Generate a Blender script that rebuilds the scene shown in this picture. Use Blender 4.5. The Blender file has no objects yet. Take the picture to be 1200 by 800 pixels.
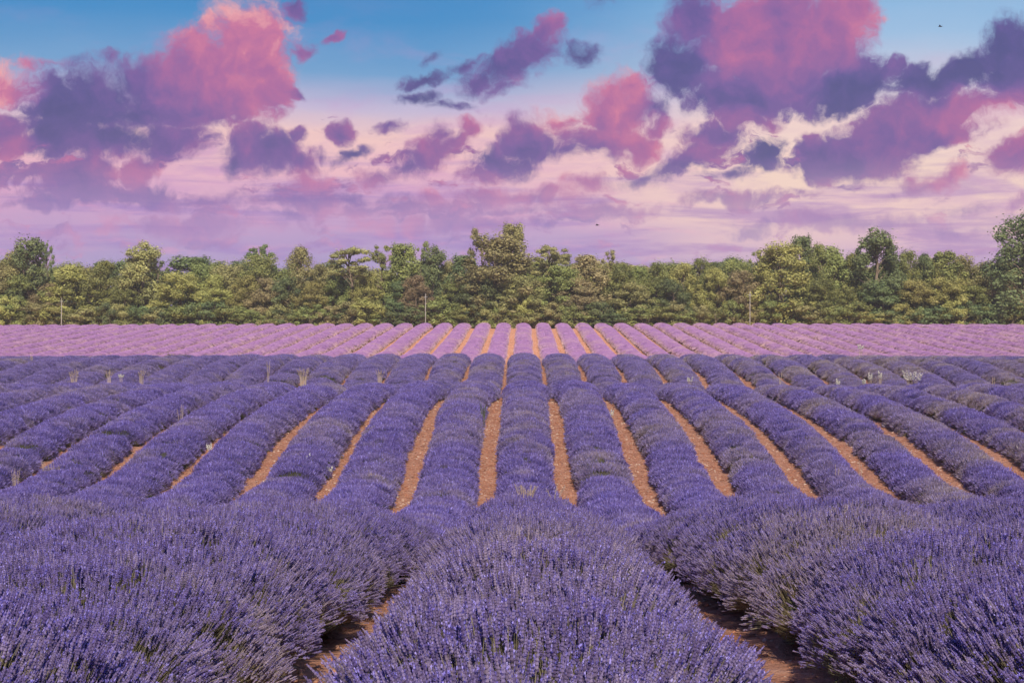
import bpy, math, random
import numpy as np
from mathutils import Vector

R = math.radians
SC = bpy.context.scene
COL = SC.collection
random.seed(7)

# ------------------------------------------------------------------ camera, sky, sun, exposure
F = 1900.0                # focal length in photograph pixels (1200 wide)
VPX = 612.0               # where the row direction (+Y) vanishes
CAMZ = 1.45
cam_d = bpy.data.cameras.new('camera')
cam = bpy.data.objects.new('camera', cam_d)
COL.objects.link(cam)
cam_d.sensor_width = 36.0
cam_d.lens = 36.0 * F / 1200.0
cam_d.clip_end = 9000.0
cam_d.clip_start = 0.05
cam.location = (0.0, 0.0, CAMZ)
cam.rotation_euler = (R(90), 0.0, math.atan((VPX - 600.0) / F))
SC.camera = cam

SUN_AZ = R(174)           # clockwise from +Y (straight ahead): right and a little behind
SUN_EL = R(41)
SUNV = Vector((math.sin(SUN_AZ) * math.cos(SUN_EL), math.cos(SUN_AZ) * math.cos(SUN_EL), math.sin(SUN_EL)))
sun_d = bpy.data.lights.new('sun', 'SUN')
sun_d.energy = 5.0
sun_d.angle = R(0.5)
sun_d.color = (1.0, 0.88, 0.70)
sun = bpy.data.objects.new('sun', sun_d)
COL.objects.link(sun)
sun.rotation_euler = (-SUNV).to_track_quat('-Z', 'Y').to_euler()
sun.location = SUNV * 50

SC.view_settings.view_transform = 'Standard'
SC.view_settings.look = 'None'
SC.view_settings.exposure = 0.45
SC.view_settings.gamma = 1.0
SC.view_settings.use_curve_mapping = False
SC.cycles.use_adaptive_sampling = True
SC.cycles.adaptive_threshold = 0.02
SC.cycles.max_bounces = 5
SC.cycles.diffuse_bounces = 3
SC.cycles.glossy_bounces = 2
SC.cycles.transmission_bounces = 3
SC.cycles.transparent_max_bounces = 12
SC.cycles.caustics_reflective = False
SC.cycles.caustics_refractive = False


def lin(r, g, b):
    def f(c):
        c /= 255.0
        return c / 12.92 if c <= 0.04045 else ((c + 0.055) / 1.055) ** 2.4
    return (f(r), f(g), f(b), 1.0)


class NT:
    """small helper to write node trees"""
    def __init__(self, tree):
        self.t = tree

    def n(self, typ, **kw):
        nd = self.t.nodes.new(typ)
        for k, v in kw.items():
            setattr(nd, k, v)
        return nd

    def put(self, sock, val):
        if val is None:
            return
        if hasattr(val, 'is_output'):
            self.t.links.new(val, sock)
        else:
            sock.default_value = val

    def math(self, op, a, b=None, c=None, clamp=False):
        nd = self.n('ShaderNodeMath', operation=op, use_clamp=clamp)
        self.put(nd.inputs[0], a)
        if b is not None:
            self.put(nd.inputs[1], b)
        if c is not None:
            self.put(nd.inputs[2], c)
        return nd.outputs[0]

    def vmath(self, op, a, b=None, s=None):
        nd = self.n('ShaderNodeVectorMath', operation=op)
        self.put(nd.inputs[0], a)
        if b is not None:
            self.put(nd.inputs[1], b)
        if s is not None:
            self.put(nd.inputs['Scale'], s)
        return nd.outputs[0]

    def smooth(self, x, a, b, lo=0.0, hi=1.0):
        nd = self.n('ShaderNodeMapRange', interpolation_type='SMOOTHSTEP')
        self.put(nd.inputs['Value'], x)
        nd.inputs['From Min'].default_value = a
        nd.inputs['From Max'].default_value = b
        nd.inputs['To Min'].default_value = lo
        nd.inputs['To Max'].default_value = hi
        return nd.outputs['Result']

    def mix(self, fac, a, b, blend='MIX'):
        nd = self.n('ShaderNodeMix', data_type='RGBA', blend_type=blend)
        self.put(nd.inputs['Factor'], fac)
        self.put(nd.inputs['A'], a) if False else self.put(nd.inputs[6], a)
        self.put(nd.inputs[7], b)
        return nd.outputs[2]

    def noise(self, vec, scale, detail=4.0, rough=0.5, lac=2.0, dist=0.0, dim='3D'):
        nd = self.n('ShaderNodeTexNoise', noise_dimensions=dim)
        self.put(nd.inputs['Vector'], vec)
        self.put(nd.inputs['Scale'], scale)
        nd.inputs['Detail'].default_value = detail
        nd.inputs['Roughness'].default_value = rough
        nd.inputs['Lacunarity'].default_value = lac
        nd.inputs['Distortion'].default_value = dist
        return nd.outputs[0], nd.outputs[1]

    def ramp(self, fac, stops, interp='LINEAR'):
        nd = self.n('ShaderNodeValToRGB')
        cr = nd.color_ramp
        cr.interpolation = interp
        while len(cr.elements) < len(stops):
            cr.elements.new(0.5)
        for e, (p, c) in zip(cr.elements, stops):
            e.position = p
            e.color = c
        self.put(nd.inputs[0], fac)
        return nd.outputs[0]


def sky_uv(x, y):
    """photograph pixel -> (azimuth, elevation) of its direction, in units of 1/19 rad (about 100 pixels)"""
    az = math.atan((x - VPX) / F)
    el = math.atan((400.0 - y) / F * math.cos(az))
    return az * 19.0, el * 19.0


# cumulus lobes: centre x, y, radii, tilt (deg), warmth 0 = shaded indigo .. 1 = sunlit peach
CLOUDS = [
    # big bank, upper left
    (288, 58, 56, 56, 0, .98), (242, 84, 58, 52, 0, .80), (314, 92, 28, 44, 0, .80), (262, 112, 60, 34, 0, .72),
    (182, 102, 72, 36, 0, .52), (118, 116, 66, 40, 0, .20), (72, 122, 36, 28, 0, .06), (150, 130, 100, 22, 0, .12),
    (215, 128, 92, 24, 0, .46), (128, 162, 92, 24, 0, .26), (66, 152, 40, 30, 0, .18), (196, 156, 56, 22, 0, .40),
    (238, 160, 20, 12, 20, .34), (228, 130, 44, 16, 0, .5), (60, 92, 24, 14, 0, .2), (128, 74, 22, 12, 0, .3),
    (356, 64, 20, 10, 15, .45), (340, 104, 18, 8, -10, .35), (345, 10, 13, 12, 0, .22), (392, 46, 10, 6, 30, .5),
    # left edge
    (6, 98, 34, 22, 0, .97), (34, 74, 28, 8, 0, .95), (2, 150, 30, 20, 0, .55), (16, 172, 26, 12, 20, .75), (40, 100, 24, 8, 30, .9),
    # centre-left
    (306, 178, 48, 26, 0, .34), (300, 160, 22, 20, 0, .52), (346, 190, 36, 15, 0, .50), (272, 190, 14, 20, 0, .22), (280, 163, 12, 8, 10, .4),
    (404, 154, 18, 15, 20, .46), (412, 180, 26, 7, 22, .16), (380, 182, 14, 8, 0, .4), (458, 150, 18, 7, 5, .35), (352, 160, 12, 10, 0, .45),
    (506, 178, 46, 20, 28, .60), (470, 200, 30, 12, 0, .26), (544, 150, 18, 13, 0, .80), (438, 206, 26, 13, 0, .62), (512, 160, 16, 14, 0, .45),
    (462, 190, 14, 7, 15, .7),
    # top centre
    (606, 72, 52, 28, 28, .30), (646, 36, 20, 20, 0, .66), (566, 94, 30, 18, 15, .2), (684, 64, 26, 15, 0, .12), (630, 58, 36, 26, 20, .42),
    (498, 92, 32, 10, 10, .08), (490, 114, 24, 10, 0, .06), (504, 66, 16, 6, 40, .12), (550, 74, 24, 8, 20, .1), (530, 124, 26, 6, 0, .1),
    (706, 4, 18, 6, 0, .2), (592, 108, 30, 10, 5, .36),
    # tall pink tower, centre
    (722, 128, 40, 40, 0, .88), (736, 104, 22, 20, 0, .97), (692, 164, 58, 24, 0, .66), (654, 140, 26, 13, 0, .98), (622, 166, 32, 26, 0, .34),
    (590, 190, 44, 20, 0, .28), (666, 178, 66, 13, 0, .22), (748, 168, 30, 20, 0, .84), (566, 206, 30, 12, 0, .5), (612, 152, 16, 14, 0, .6),
    (700, 140, 26, 26, 0, .8), (770, 150, 20, 12, 0, .7),
    # giant bank, upper right
    (888, 52, 84, 66, 0, .66), (862, 38, 36, 50, 0, .98), (800, 78, 44, 38, 0, .04), (822, 22, 40, 30, 0, .24), (968, 44, 54, 44, 40, .78),
    (1002, 12, 30, 34, 0, .84), (872, 112, 66, 28, 0, .14), (936, 84, 54, 28, 30, .60), (878, 140, 34, 12, 0, .62), (916, 8, 40, 26, 0, .5),
    (986, 100, 58, 30, 8, .10), (1040, 82, 20, 14, 0, .42), (950, 108, 40, 18, 20, .2),
    (1080, 98, 38, 20, 0, .04), (1132, 88, 46, 20, 14, .03), (1190, 58, 34, 34, 40, .12), (1192, 98, 44, 20, 0, .16),
    # lower right bank
    (1006, 180, 76, 30, 6, .36), (958, 182, 28, 28, 0, .28), (952, 158, 16, 10, 0, .7), (1058, 150, 72, 30, 18, .50), (1140, 126, 76, 16, 14, .80),
    (1102, 160, 50, 16, 15, .56), (1196, 116, 30, 14, 20, .8), (1000, 200, 60, 12, 0, .5),
    (1086, 214, 42, 14, 10, .62), (1120, 202, 22, 13, 10, .86), (1046, 224, 32, 6, 0, .3), (1186, 186, 34, 24, 0, .62), (1196, 168, 20, 18, 0, .8),
    (896, 184, 28, 20, 25, .08), (870, 204, 28, 8, 10, .10), (806, 190, 60, 18, 22, .32), (764, 130, 24, 13, 0, .06), (838, 160, 36, 18, 0, .38),
    (756, 208, 30, 9, 8, .22), (820, 176, 30, 14, 10, .7), (790, 206, 40, 8, 0, .2), (936, 176, 10, 6, 0, .5),
    # low, far
    (96, 206, 52, 20, 10, .45), (134, 226, 70, 12, 0, .12), (60, 236, 44, 8, 0, .2), (160, 200, 36, 18, 30, .8), (112, 270, 34, 10, 10, .95),
    (364, 214, 34, 13, 0, .78), (328, 222, 30, 10, 0, .24), (318, 252, 44, 8, 0, .20), (382, 246, 20, 9, 0, .96), (236, 236, 50, 10, 0, .4),
    (440, 264, 26, 12, 0, .85), (486, 266, 20, 12, 0, .8), (500, 232, 16, 12, 0, .85), (420, 234, 60, 8, 0, .2), (530, 258, 36, 8, 0, .5),
    (640, 226, 50, 9, 0, .8), (690, 216, 30, 12, 0, .72), (720, 250, 46, 7, 0, .4), (600, 246, 60, 6, 0, .35), (560, 280, 60, 5, 0, .3),
    (880, 270, 28, 10, 15, .2), (988, 258, 34, 8, 10, .3), (1060, 262, 36, 7, 0, .4),
    (1130, 244, 26, 7, 0, .4), (1110, 268, 50, 8, 0, .2), (1190, 240, 20, 6, 20, .5), 
    # wide soft banks near the horizon
    (130, 226, 110, 16, 0, .40), (40, 206, 44, 12, 0, .5), (330, 236, 100, 13, 0, .38), (470, 244, 90, 12, 0, .46), (620, 232, 90, 11, 0, .56), (710, 244, 80, 11, 0, .5),
    (1010, 262, 110, 12, 0, .42), (860, 238, 90, 10, 4, .45), (240, 262, 120, 12, 0, .5), (560, 262, 110, 12, 0, .5),
]


def build_world():
    w = bpy.data.worlds.new('World')
    SC.world = w
    w.use_nodes = True
    w.cycles.sampling_method = 'MANUAL'
    w.cycles.sample_map_resolution = 512
    t = w.node_tree
    t.nodes.clear()
    g = NT(t)
    out = g.n('ShaderNodeOutputWorld')
    tc = g.n('ShaderNodeTexCoord')
    d = g.vmath('NORMALIZE', tc.outputs['Generated'])
    sx = g.n('ShaderNodeSeparateXYZ')
    g.put(sx.inputs[0], d)
    X, Y, Z = sx.outputs
    az = g.math('ARCTAN2', X, Y)
    el = g.math('ARCSINE', Z)
    u = g.math('MULTIPLY', az, 19.0)
    v = g.math('MULTIPLY', el, 19.0)

    # --- clear air: Nishita daylight plus the low pink-mauve haze band of evening-tinted thin cloud
    sky = g.n('ShaderNodeTexSky', sky_type='NISHITA')
    sky.sun_disc = False
    sky.sun_elevation = SUN_EL
    sky.sun_rotation = SUN_AZ
    sky.altitude = 300
    sky.air_density = 1.6
    sky.dust_density = 1.0
    sky.ozone_density = 3.0
    nish = g.vmath('SCALE', sky.outputs[0], s=0.10)

    def el_stop(y):
        return max(0.0, min(1.0, sky_uv(VPX, y)[1] / 6.0))
    vv = g.math('DIVIDE', v, 6.0)
    wob, _ = g.noise(g.vmath('MULTIPLY', d, (6, 6, 26)), 1.0, 3, .55)
    vw = g.math('ADD', vv, g.math('MULTIPLY', g.math('SUBTRACT', wob, 0.5), 0.10))
    left = g.ramp(vw, [(0.0, lin(150, 140, 200)), (el_stop(312), lin(160, 143, 203)), (el_stop(272), lin(192, 150, 203)), (el_stop(236), lin(216, 160, 202)),
                       (el_stop(200), lin(242, 184, 198)), (el_stop(160), lin(250, 202, 196)), (el_stop(128), lin(200, 184, 216)), (el_stop(84), lin(108, 158, 208)),
                       (el_stop(20), lin(46, 136, 200)), (1.0, lin(30, 108, 184))])
    right = g.ramp(vw, [(0.0, lin(160, 146, 204)), (el_stop(312), lin(198, 164, 205)), (el_stop(285), lin(226, 186, 203)), (el_stop(255), lin(248, 208, 200)),
                        (el_stop(205), lin(252, 217, 199)), (el_stop(150), lin(248, 214, 208)), (el_stop(110), lin(212, 206, 224)), (el_stop(50), lin(158, 192, 228)),
                        (el_stop(-20), lin(120, 176, 224)), (1.0, lin(70, 140, 205))])
    side = g.smooth(g.math('ADD', u, g.math('MULTIPLY', g.math('SUBTRACT', wob, .5), 3.0)), -1.0, 3.6)
    air = g.mix(side, left, right)
    air = g.mix(0.10, air, nish)

    # --- thin layered streaks low in the sky
    st, _ = g.noise(g.vmath('MULTIPLY', d, (9, 9, 95)), 1.0, 6, .6, dist=.4)
    st2, _ = g.noise(g.vmath('MULTIPLY', d, (26, 26, 150)), 1.0, 7, .66)
    lowm = g.math('MULTIPLY', g.smooth(v, 2.7, 1.5), g.smooth(v, -1.0, 1.2))
    mauve = g.mix(side, lin(160, 128, 196), lin(178, 138, 192))
    a1 = g.math('MULTIPLY', g.smooth(st, .46, .66), lowm)
    air = g.mix(g.math('MULTIPLY', a1, .75), air, mauve)
    a2 = g.math('MULTIPLY', g.smooth(st2, .50, .72), lowm)
    air = g.mix(g.math('MULTIPLY', a2, .55), air, g.mix(side, lin(222, 158, 196), lin(246, 200, 202)))
    # soft high veil, pink
    veil, _ = g.noise(g.vmath('MULTIPLY', d, (10, 10, 30)), 1.0, 8, .62, dist=.6)
    veilm = g.math('MULTIPLY', g.smooth(veil, .47, .68), g.math('MULTIPLY', g.smooth(v, 4.2, 2.2), g.smooth(v, .6, 1.8)))
    air = g.mix(g.math('MULTIPLY', veilm, .45), air, g.mix(side, lin(206, 150, 204), lin(208, 164, 202)))

    # --- cumulus
    _, wcol = g.noise(d, 26.0, 4, .6)
    dw = g.vmath('ADD', d, g.vmath('SCALE', g.vmath('SUBTRACT', wcol, (.5, .5, .5)), s=.028))
    sw = g.n('ShaderNodeSeparateXYZ')
    g.put(sw.inputs[0], dw)
    uw = g.math('MULTIPLY', g.math('ARCTAN2', sw.outputs[0], sw.outputs[1]), 19.0)
    vwp = g.math('MULTIPLY', g.math('ARCSINE', sw.outputs[2]), 19.0)
    cx = g.n('ShaderNodeCombineXYZ')
    g.put(cx.inputs[0], uw)
    g.put(cx.inputs[1], vwp)
    P = cx.outputs[0]
    dens = None
    sw_ = None
    sc_ = None
    for (x, y, rx, ry, rot, warm) in CLOUDS:
        cu, cv = sky_uv(x, y)
        small = min(rx, ry)
        k = 1.50 if small >= 16 else 1.50 + .55 * (1 - small / 16)
        mp = g.n('ShaderNodeMapping', vector_type='TEXTURE')
        g.put(mp.inputs[0], P)
        mp.inputs['Location'].default_value = (cu, cv, 0)
        mp.inputs['Rotation'].default_value = (0, 0, R(rot))
        mp.inputs['Scale'].default_value = (rx * k / 100, ry * k / 100, 1)
        gr = g.n('ShaderNodeTexGradient', gradient_type='SPHERICAL')
        g.put(gr.inputs[0], mp.outputs[0])
        b = gr.outputs['Fac']
        if small < 28:
            b = g.math('MULTIPLY', b, .34 + .66 * small / 28)
        wgt = g.math('POWER', b, 1.3)
        if dens is None:
            dens = b
            sw_ = wgt
            sc_ = g.math('MULTIPLY', wgt, warm)
        else:
            dens = g.math('MAXIMUM', dens, b)
            sw_ = g.math('ADD', sw_, wgt)
            sc_ = g.math('MULTIPLY_ADD', wgt, warm, sc_)
    warmth = g.math('DIVIDE', sc_, g.math('MAXIMUM', sw_, .0001))
    # the rest of the sky, away from these banks: the same broken cumulus by noise alone
    away = g.math('MAXIMUM', g.smooth(g.math('ABSOLUTE', u), 6.8, 8.4), g.smooth(v, 4.6, 6.2))
    gen, _ = g.noise(g.vmath('MULTIPLY', d, (5, 5, 8)), 1.0, 3, .5)
    gend = g.math('MULTIPLY', g.math('MULTIPLY', g.smooth(gen, .47, .70), away), g.smooth(v, -.5, 1.0))
    dens = g.math('MAXIMUM', dens, gend)
    # broken small cumulus low over the wood, all round the horizon
    lw, _ = g.noise(g.vmath('MULTIPLY', dw, (27, 27, 70)), 1.0, 6, .60)
    lb = g.math('MULTIPLY', g.smooth(lw, .47, .74), g.math('MULTIPLY', g.smooth(v, 3.1, 1.9), g.smooth(v, .4, 1.1)))
    lt, _ = g.noise(g.vmath('ADD', g.vmath('MULTIPLY', dw, (27, 27, 70)), (.30, 0, .40)), 1.0, 6, .60)
    lwarm = g.math('MULTIPLY_ADD', g.math('SUBTRACT', lw, lt), 1.5, .42)
    lpick = g.smooth(g.math('SUBTRACT', g.math('MULTIPLY', lb, .75), dens), -.12, .22)
    dens = g.math('MAXIMUM', dens, g.math('MULTIPLY', lb, .75))
    warmth = g.math('ADD', g.math('MULTIPLY', warmth, g.math('SUBTRACT', 1.0, lpick)), g.math('MULTIPLY', lpick, lwarm))
    warmth = g.math('ADD', g.math('MULTIPLY', warmth, g.math('SUBTRACT', 1.0, away)), g.math('MULTIPLY', away, g.smooth(gen, .80, .46)))

    def puff(vec, vec2):
        n1, _ = g.noise(vec, 40.0, 6, .66, 2.2)
        vo = g.n('ShaderNodeTexVoronoi', voronoi_dimensions='2D', feature='SMOOTH_F1', normalize=True)
        g.put(vo.inputs['Vector'], vec2)
        vo.inputs['Scale'].default_value = 3.4
        vo.inputs['Detail'].default_value = 1.6
        vo.inputs['Roughness'].default_value = .5
        vo.inputs['Smoothness'].default_value = .45
        bil = g.math('SUBTRACT', .42, vo.outputs['Distance'])
        return g.math('ADD', g.math('MULTIPLY', g.math('SUBTRACT', n1, .5), 1.05), g.math('MULTIPLY', bil, .55))
    p0 = puff(dw, P)
    p1 = puff(g.vmath('ADD', dw, (.0070, 0, .0070)), g.vmath('ADD', P, (.133, .133, 0)))
    core = g.smooth(dens, 0.0, .30)
    dd = g.math('ADD', g.math('MULTIPLY', dens, 2.3), g.math('MULTIPLY', p0, g.math('MULTIPLY', core, 2.0)))
    fine, _ = g.noise(dw, 100.0, 6, .70)
    dd = g.math('ADD', dd, g.math('MULTIPLY', g.math('SUBTRACT', fine, .5), g.math('MULTIPLY', core, 1.5)))
    soft, _ = g.noise(d, 14.0, 2, .5)
    edge = g.n('ShaderNodeMapRange', interpolation_type='SMOOTHSTEP')
    g.put(edge.inputs['Value'], dd)
    edge.inputs['From Min'].default_value = .30
    g.put(edge.inputs['From Max'], g.math('MULTIPLY_ADD', soft, 1.9, .46))
    alpha = edge.outputs['Result']
    relief = g.math('SUBTRACT', p0, p1)
    thick = g.smooth(dd, .5, 2.2)
    mid, _ = g.noise(dw, 24.0, 5, .6)
    wr = g.math('ADD', warmth, g.math('MULTIPLY', relief, .52))
    wr = g.math('ADD', wr, g.math('MULTIPLY', g.math('SUBTRACT', mid, .5), .26))
    wr = g.math('ADD', wr, g.math('MULTIPLY', g.math('SUBTRACT', fine, .5), .26))
    wr = g.math('ADD', wr, g.math('MULTIPLY', g.math('SUBTRACT', .45, thick), .16))
    ccol = g.ramp(g.math('MULTIPLY', wr, .93), [(0.0, lin(82, 81, 138)), (.16, lin(95, 86, 148)), (.34, lin(120, 93, 158)), (.52, lin(150, 100, 160)), (.70, lin(178, 107, 159)),
                       (.86, lin(206, 121, 158)), (1.0, lin(240, 168, 172))])
    low = g.smooth(v, 2.2, 1.1)
    ccol = g.mix(g.math('MULTIPLY', low, .66), ccol, g.mix(g.smooth(wr, .2, .9), g.mix(side, lin(152, 132, 198), lin(174, 142, 198)), lin(218, 160, 200)))
    alpha = g.math('MULTIPLY', alpha, g.math('SUBTRACT', 1.0, g.math('MULTIPLY', low, .36)))
    alpha = g.math('MULTIPLY', alpha, g.smooth(v, -.3, .9))
    alpha = g.math('MULTIPLY', alpha, .97)
    col = g.mix(alpha, air, ccol)
    # below the horizon: dull earth light
    col = g.mix(g.smooth(v, 0.0, -.6), col, (.10, .075, .08, 1))
    bg = g.n('ShaderNodeBackground')
    g.put(bg.inputs[0], col)
    bg.inputs[1].default_value = 0.732      # the sky as photographed, at this exposure
    g.put(out.inputs[0], bg.outputs[0])


build_world()


# ------------------------------------------------------------------ helpers
rng = np.random.default_rng(11)


def hash2(ix, iy, seed=0):
    h = (ix.astype(np.int64) * 374761393 + iy.astype(np.int64) * 668265263 + seed * 1442695041) & 0x7fffffff
    h = ((h ^ (h >> 13)) * 1274126177) & 0x7fffffff
    h = (h ^ (h >> 16)) & 0x7fffffff
    return (h % 100003) / 100003.0


def vnoise(x, y, seed=0):
    """smooth value noise in 0..1"""
    x = np.asarray(x, float)
    y = np.asarray(y, float)
    ix = np.floor(x)
    iy = np.floor(y)
    fx = x - ix
    fy = y - iy
    fx = fx * fx * (3 - 2 * fx)
    fy = fy * fy * (3 - 2 * fy)
    a = hash2(ix, iy, seed)
    b = hash2(ix + 1, iy, seed)
    c = hash2(ix, iy + 1, seed)
    d = hash2(ix + 1, iy + 1, seed)
    return (a * (1 - fx) + b * fx) * (1 - fy) + (c * (1 - fx) + d * fx) * fy


def fbm(x, y, seed=0, octv=3):
    s = 0.0
    a = 0.5
    t = 0.0
    for k in range(octv):
        s = s + a * vnoise(np.asarray(x) * 2 ** k, np.asarray(y) * 2 ** k, seed + 17 * k)
        t += a
        a *= 0.5
    return s / t


def mesh_np(name, verts, faces, mats=(), smooth=False, mat_idx=None):
    """verts (n,3), faces (m,3) or (m,4) numpy or list of such arrays"""
    me = bpy.data.meshes.new(name)
    if not isinstance(faces, (list, tuple)):
        faces = [faces]
    verts = np.asarray(verts, np.float32)
    me.vertices.add(len(verts))
    me.vertices.foreach_set('co', verts.ravel())
    loops = np.concatenate([np.asarray(f, np.int32).ravel() for f in faces])
    tot = np.concatenate([np.full(len(f), np.asarray(f).shape[1], np.int32) for f in faces])
    me.loops.add(len(loops))
    me.loops.foreach_set('vertex_index', loops)
    me.polygons.add(len(tot))
    start = np.concatenate([[0], np.cumsum(tot)[:-1]]).astype(np.int32)
    me.polygons.foreach_set('loop_start', start)
    if mat_idx is not None:
        me.polygons.foreach_set('material_index', np.asarray(mat_idx, np.int32))
    me.polygons.foreach_set('use_smooth', np.full(len(tot), bool(smooth)))
    for m in mats:
        me.materials.append(m)
    me.update(calc_edges=True)
    me.validate()
    return me


def attr(me, name, data, typ='FLOAT', dom='POINT'):
    a = me.attributes.new(name, typ, dom)
    a.data.foreach_set('vector' if typ == 'FLOAT_VECTOR' else 'value', np.asarray(data, np.float32).ravel())


def obj(name, data, parent=None, label=None, cat=None, group=None, kind=None):
    o = bpy.data.objects.new(name, data)
    COL.objects.link(o)
    if parent is not None:
        o.parent = parent
    for k, v in (('label', label), ('category', cat), ('group', group), ('kind', kind)):
        if v:
            o[k] = v
    return o


def material(name, base, rough=0.8, spec=0.2):
    m = bpy.data.materials.new(name)
    m.use_nodes = True
    g = NT(m.node_tree)
    b = m.node_tree.nodes['Principled BSDF']
    b.inputs['Base Color'].default_value = (*base[:3], 1)
    b.inputs['Roughness'].default_value = rough
    b.inputs['Specular IOR Level'].default_value = spec
    return m, g, b


# ------------------------------------------------------------------ the lie of the land
PITCH = 2.0               # metres from row to row
ROW0 = 0.10               # x of the row straight ahead
PROF = np.array([(-200, -6), (-30, -1.2), (-6, -1.10), (0, -1.13), (3, -1.22), (7.45, -1.46), (10.5, -1.66), (13.5, -1.93), (17, -2.42), (21, -2.98), (26, -3.50), (31, -3.83), (36, -4.02),
                 (40, -3.93), (43.5, -3.50), (47, -3.02), (52, -2.58), (57.6, -2.27), (62, -2.13), (65, -2.13), (68, -2.50), (71, -2.95), (74, -2.95), (77, -2.55), (81, -2.02), (87, -1.50),
                 (92, -1.32), (95.5, -1.34), (98.5, -1.66), (102, -1.84), (108, -1.58), (114, -1.45), (140, .0), (160, 1.20), (165, 1.42), (168, 1.48), (172, 1.45), (185, 1.3),
                 (215, .6), (300, -3), (600, -12), (3000, -40), (6000, -70)], float)


def _pchip(px, py):
    h = np.diff(px)
    dlt = np.diff(py) / h
    m = np.zeros(len(px))
    m[0], m[-1] = dlt[0], dlt[-1]
    for i in range(1, len(px) - 1):
        if dlt[i - 1] * dlt[i] > 0:
            w1 = 2 * h[i] + h[i - 1]
            w2 = h[i] + 2 * h[i - 1]
            m[i] = (w1 + w2) / (w1 / dlt[i - 1] + w2 / dlt[i])
    return h, dlt, m


_H, _D, _M = _pchip(PROF[:, 0], PROF[:, 1])


def prof(y):
    y = np.clip(np.asarray(y, float), PROF[0, 0], PROF[-1, 0])
    i = np.clip(np.searchsorted(PROF[:, 0], y, 'right') - 1, 0, len(_H) - 1)
    t = (y - PROF[i, 0]) / _H[i]
    h00 = (1 + 2 * t) * (1 - t) ** 2
    h10 = t * (1 - t) ** 2
    h01 = t * t * (3 - 2 * t)
    h11 = t * t * (t - 1)
    return h00 * PROF[i, 1] + h10 * _H[i] * _M[i] + h01 * PROF[i + 1, 1] + h11 * _H[i] * _M[i + 1]


def ground(x, y):
    """large-scale height of the soil"""
    x = np.asarray(x, float)
    y = np.asarray(y, float)
    far = np.clip((y - 30) / 60, 0, 1)
    z = CAMZ + prof(y) + far * ((vnoise(x / 34 + 5, y / 60 + 3, 3) - .5) * .30 - .00006 * x * x)
    return z


def soil(x, y):
    """soil with the furrow shape: raised slightly under each row, cloddy between"""
    x = np.asarray(x, float)
    y = np.asarray(y, float)
    ph = ((x - ROW0) / PITCH + .5) % 1.0 - .5
    return ground(x, y) + .05 * np.cos(ph * 2 * np.pi) - .03 + (fbm(x * 2.1, y * 2.1, 9, 3) - .5) * .09


# ------------------------------------------------------------------ materials
def soil_material():
    m, g, b = material('red_soil', (.4, .2, .1), .95, .1)
    tc = g.n('ShaderNodeTexCoord')
    P = tc.outputs['Object']
    n1, _ = g.noise(P, 1.6, 6, .65)
    n2, _ = g.noise(P, 9.0, 6, .70)
    n3, _ = g.noise(P, 60.0, 3, .6)
    c = g.ramp(n1, [(.30, (.39, .16, .095, 1)), (.5, (.52, .25, .160, 1)), (.70, (.60, .33, .23, 1))])
    c = g.mix(g.smooth(n2, .50, .72), c, (.64, .36, .25, 1))
    c = g.mix(g.smooth(n2, .49, .33), c, (.21, .095, .055, 1))
    c = g.mix(g.math('MULTIPLY', g.smooth(n3, .60, .75), .6), c, (.62, .48, .36, 1))
    g.put(b.inputs['Base Color'], c)
    bp = g.n('ShaderNodeBump')
    bp.inputs['Strength'].default_value = .9
    bp.inputs['Distance'].default_value = .05
    g.put(bp.inputs['Height'], g.math('ADD', n2, g.math('MULTIPLY', n3, .4)))
    g.put(b.inputs['Normal'], bp.outputs[0])
    return m


def rock_material(name, c0, c1):
    m, g, b = material(name, c0, .95, .1)
    tc = g.n('ShaderNodeTexCoord')
    n, _ = g.noise(tc.outputs['Object'], 40.0, 4, .6)
    at = g.n('ShaderNodeAttribute', attribute_type='INSTANCER', attribute_name='tint')
    c = g.mix(at.outputs['Fac'], (*c0, 1), (*c1, 1))
    c = g.mix(g.smooth(n, .4, .7), c, g.mix(.5, c, (.2, .1, .06, 1)))
    g.put(b.inputs['Base Color'], c)
    return m


def plant_material(name, fresh, dry, transl=0.25, rough=.75, vary=.9):
    """fresh colour drifting to a dry colour by each tuft's own dryness"""
    m = bpy.data.materials.new(name)
    m.use_nodes = True
    t = m.node_tree
    t.nodes.clear()
    g = NT(t)
    out = g.n('ShaderNodeOutputMaterial')
    at = g.n('ShaderNodeAttribute', attribute_type='INSTANCER', attribute_name='tint')
    at2 = g.n('ShaderNodeAttribute', attribute_type='GEOMETRY', attribute_name='tone')
    c = g.mix(at.outputs['Fac'], (*fresh, 1), (*dry, 1))
    hs = g.n('ShaderNodeHueSaturation')
    g.put(hs.inputs['Color'], c)
    g.put(hs.inputs['Value'], g.math('MULTIPLY_ADD', at2.outputs['Fac'], vary, 1.0 - vary * .5))
    g.put(hs.inputs['Saturation'], g.math('MULTIPLY_ADD', at2.outputs['Fac'], -.25, 1.1))
    d = g.n('ShaderNodeBsdfPrincipled')
    g.put(d.inputs['Base Color'], hs.outputs[0])
    d.inputs['Roughness'].default_value = rough
    d.inputs['Specular IOR Level'].default_value = .25
    tr = g.n('ShaderNodeBsdfTranslucent')
    g.put(tr.inputs[0], hs.outputs[0])
    mx = g.n('ShaderNodeMixShader')
    mx.inputs[0].default_value = transl
    g.put(mx.inputs[1], d.outputs[0])
    g.put(mx.inputs[2], tr.outputs[0])
    g.put(out.inputs[0], mx.outputs[0])
    return m


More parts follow.
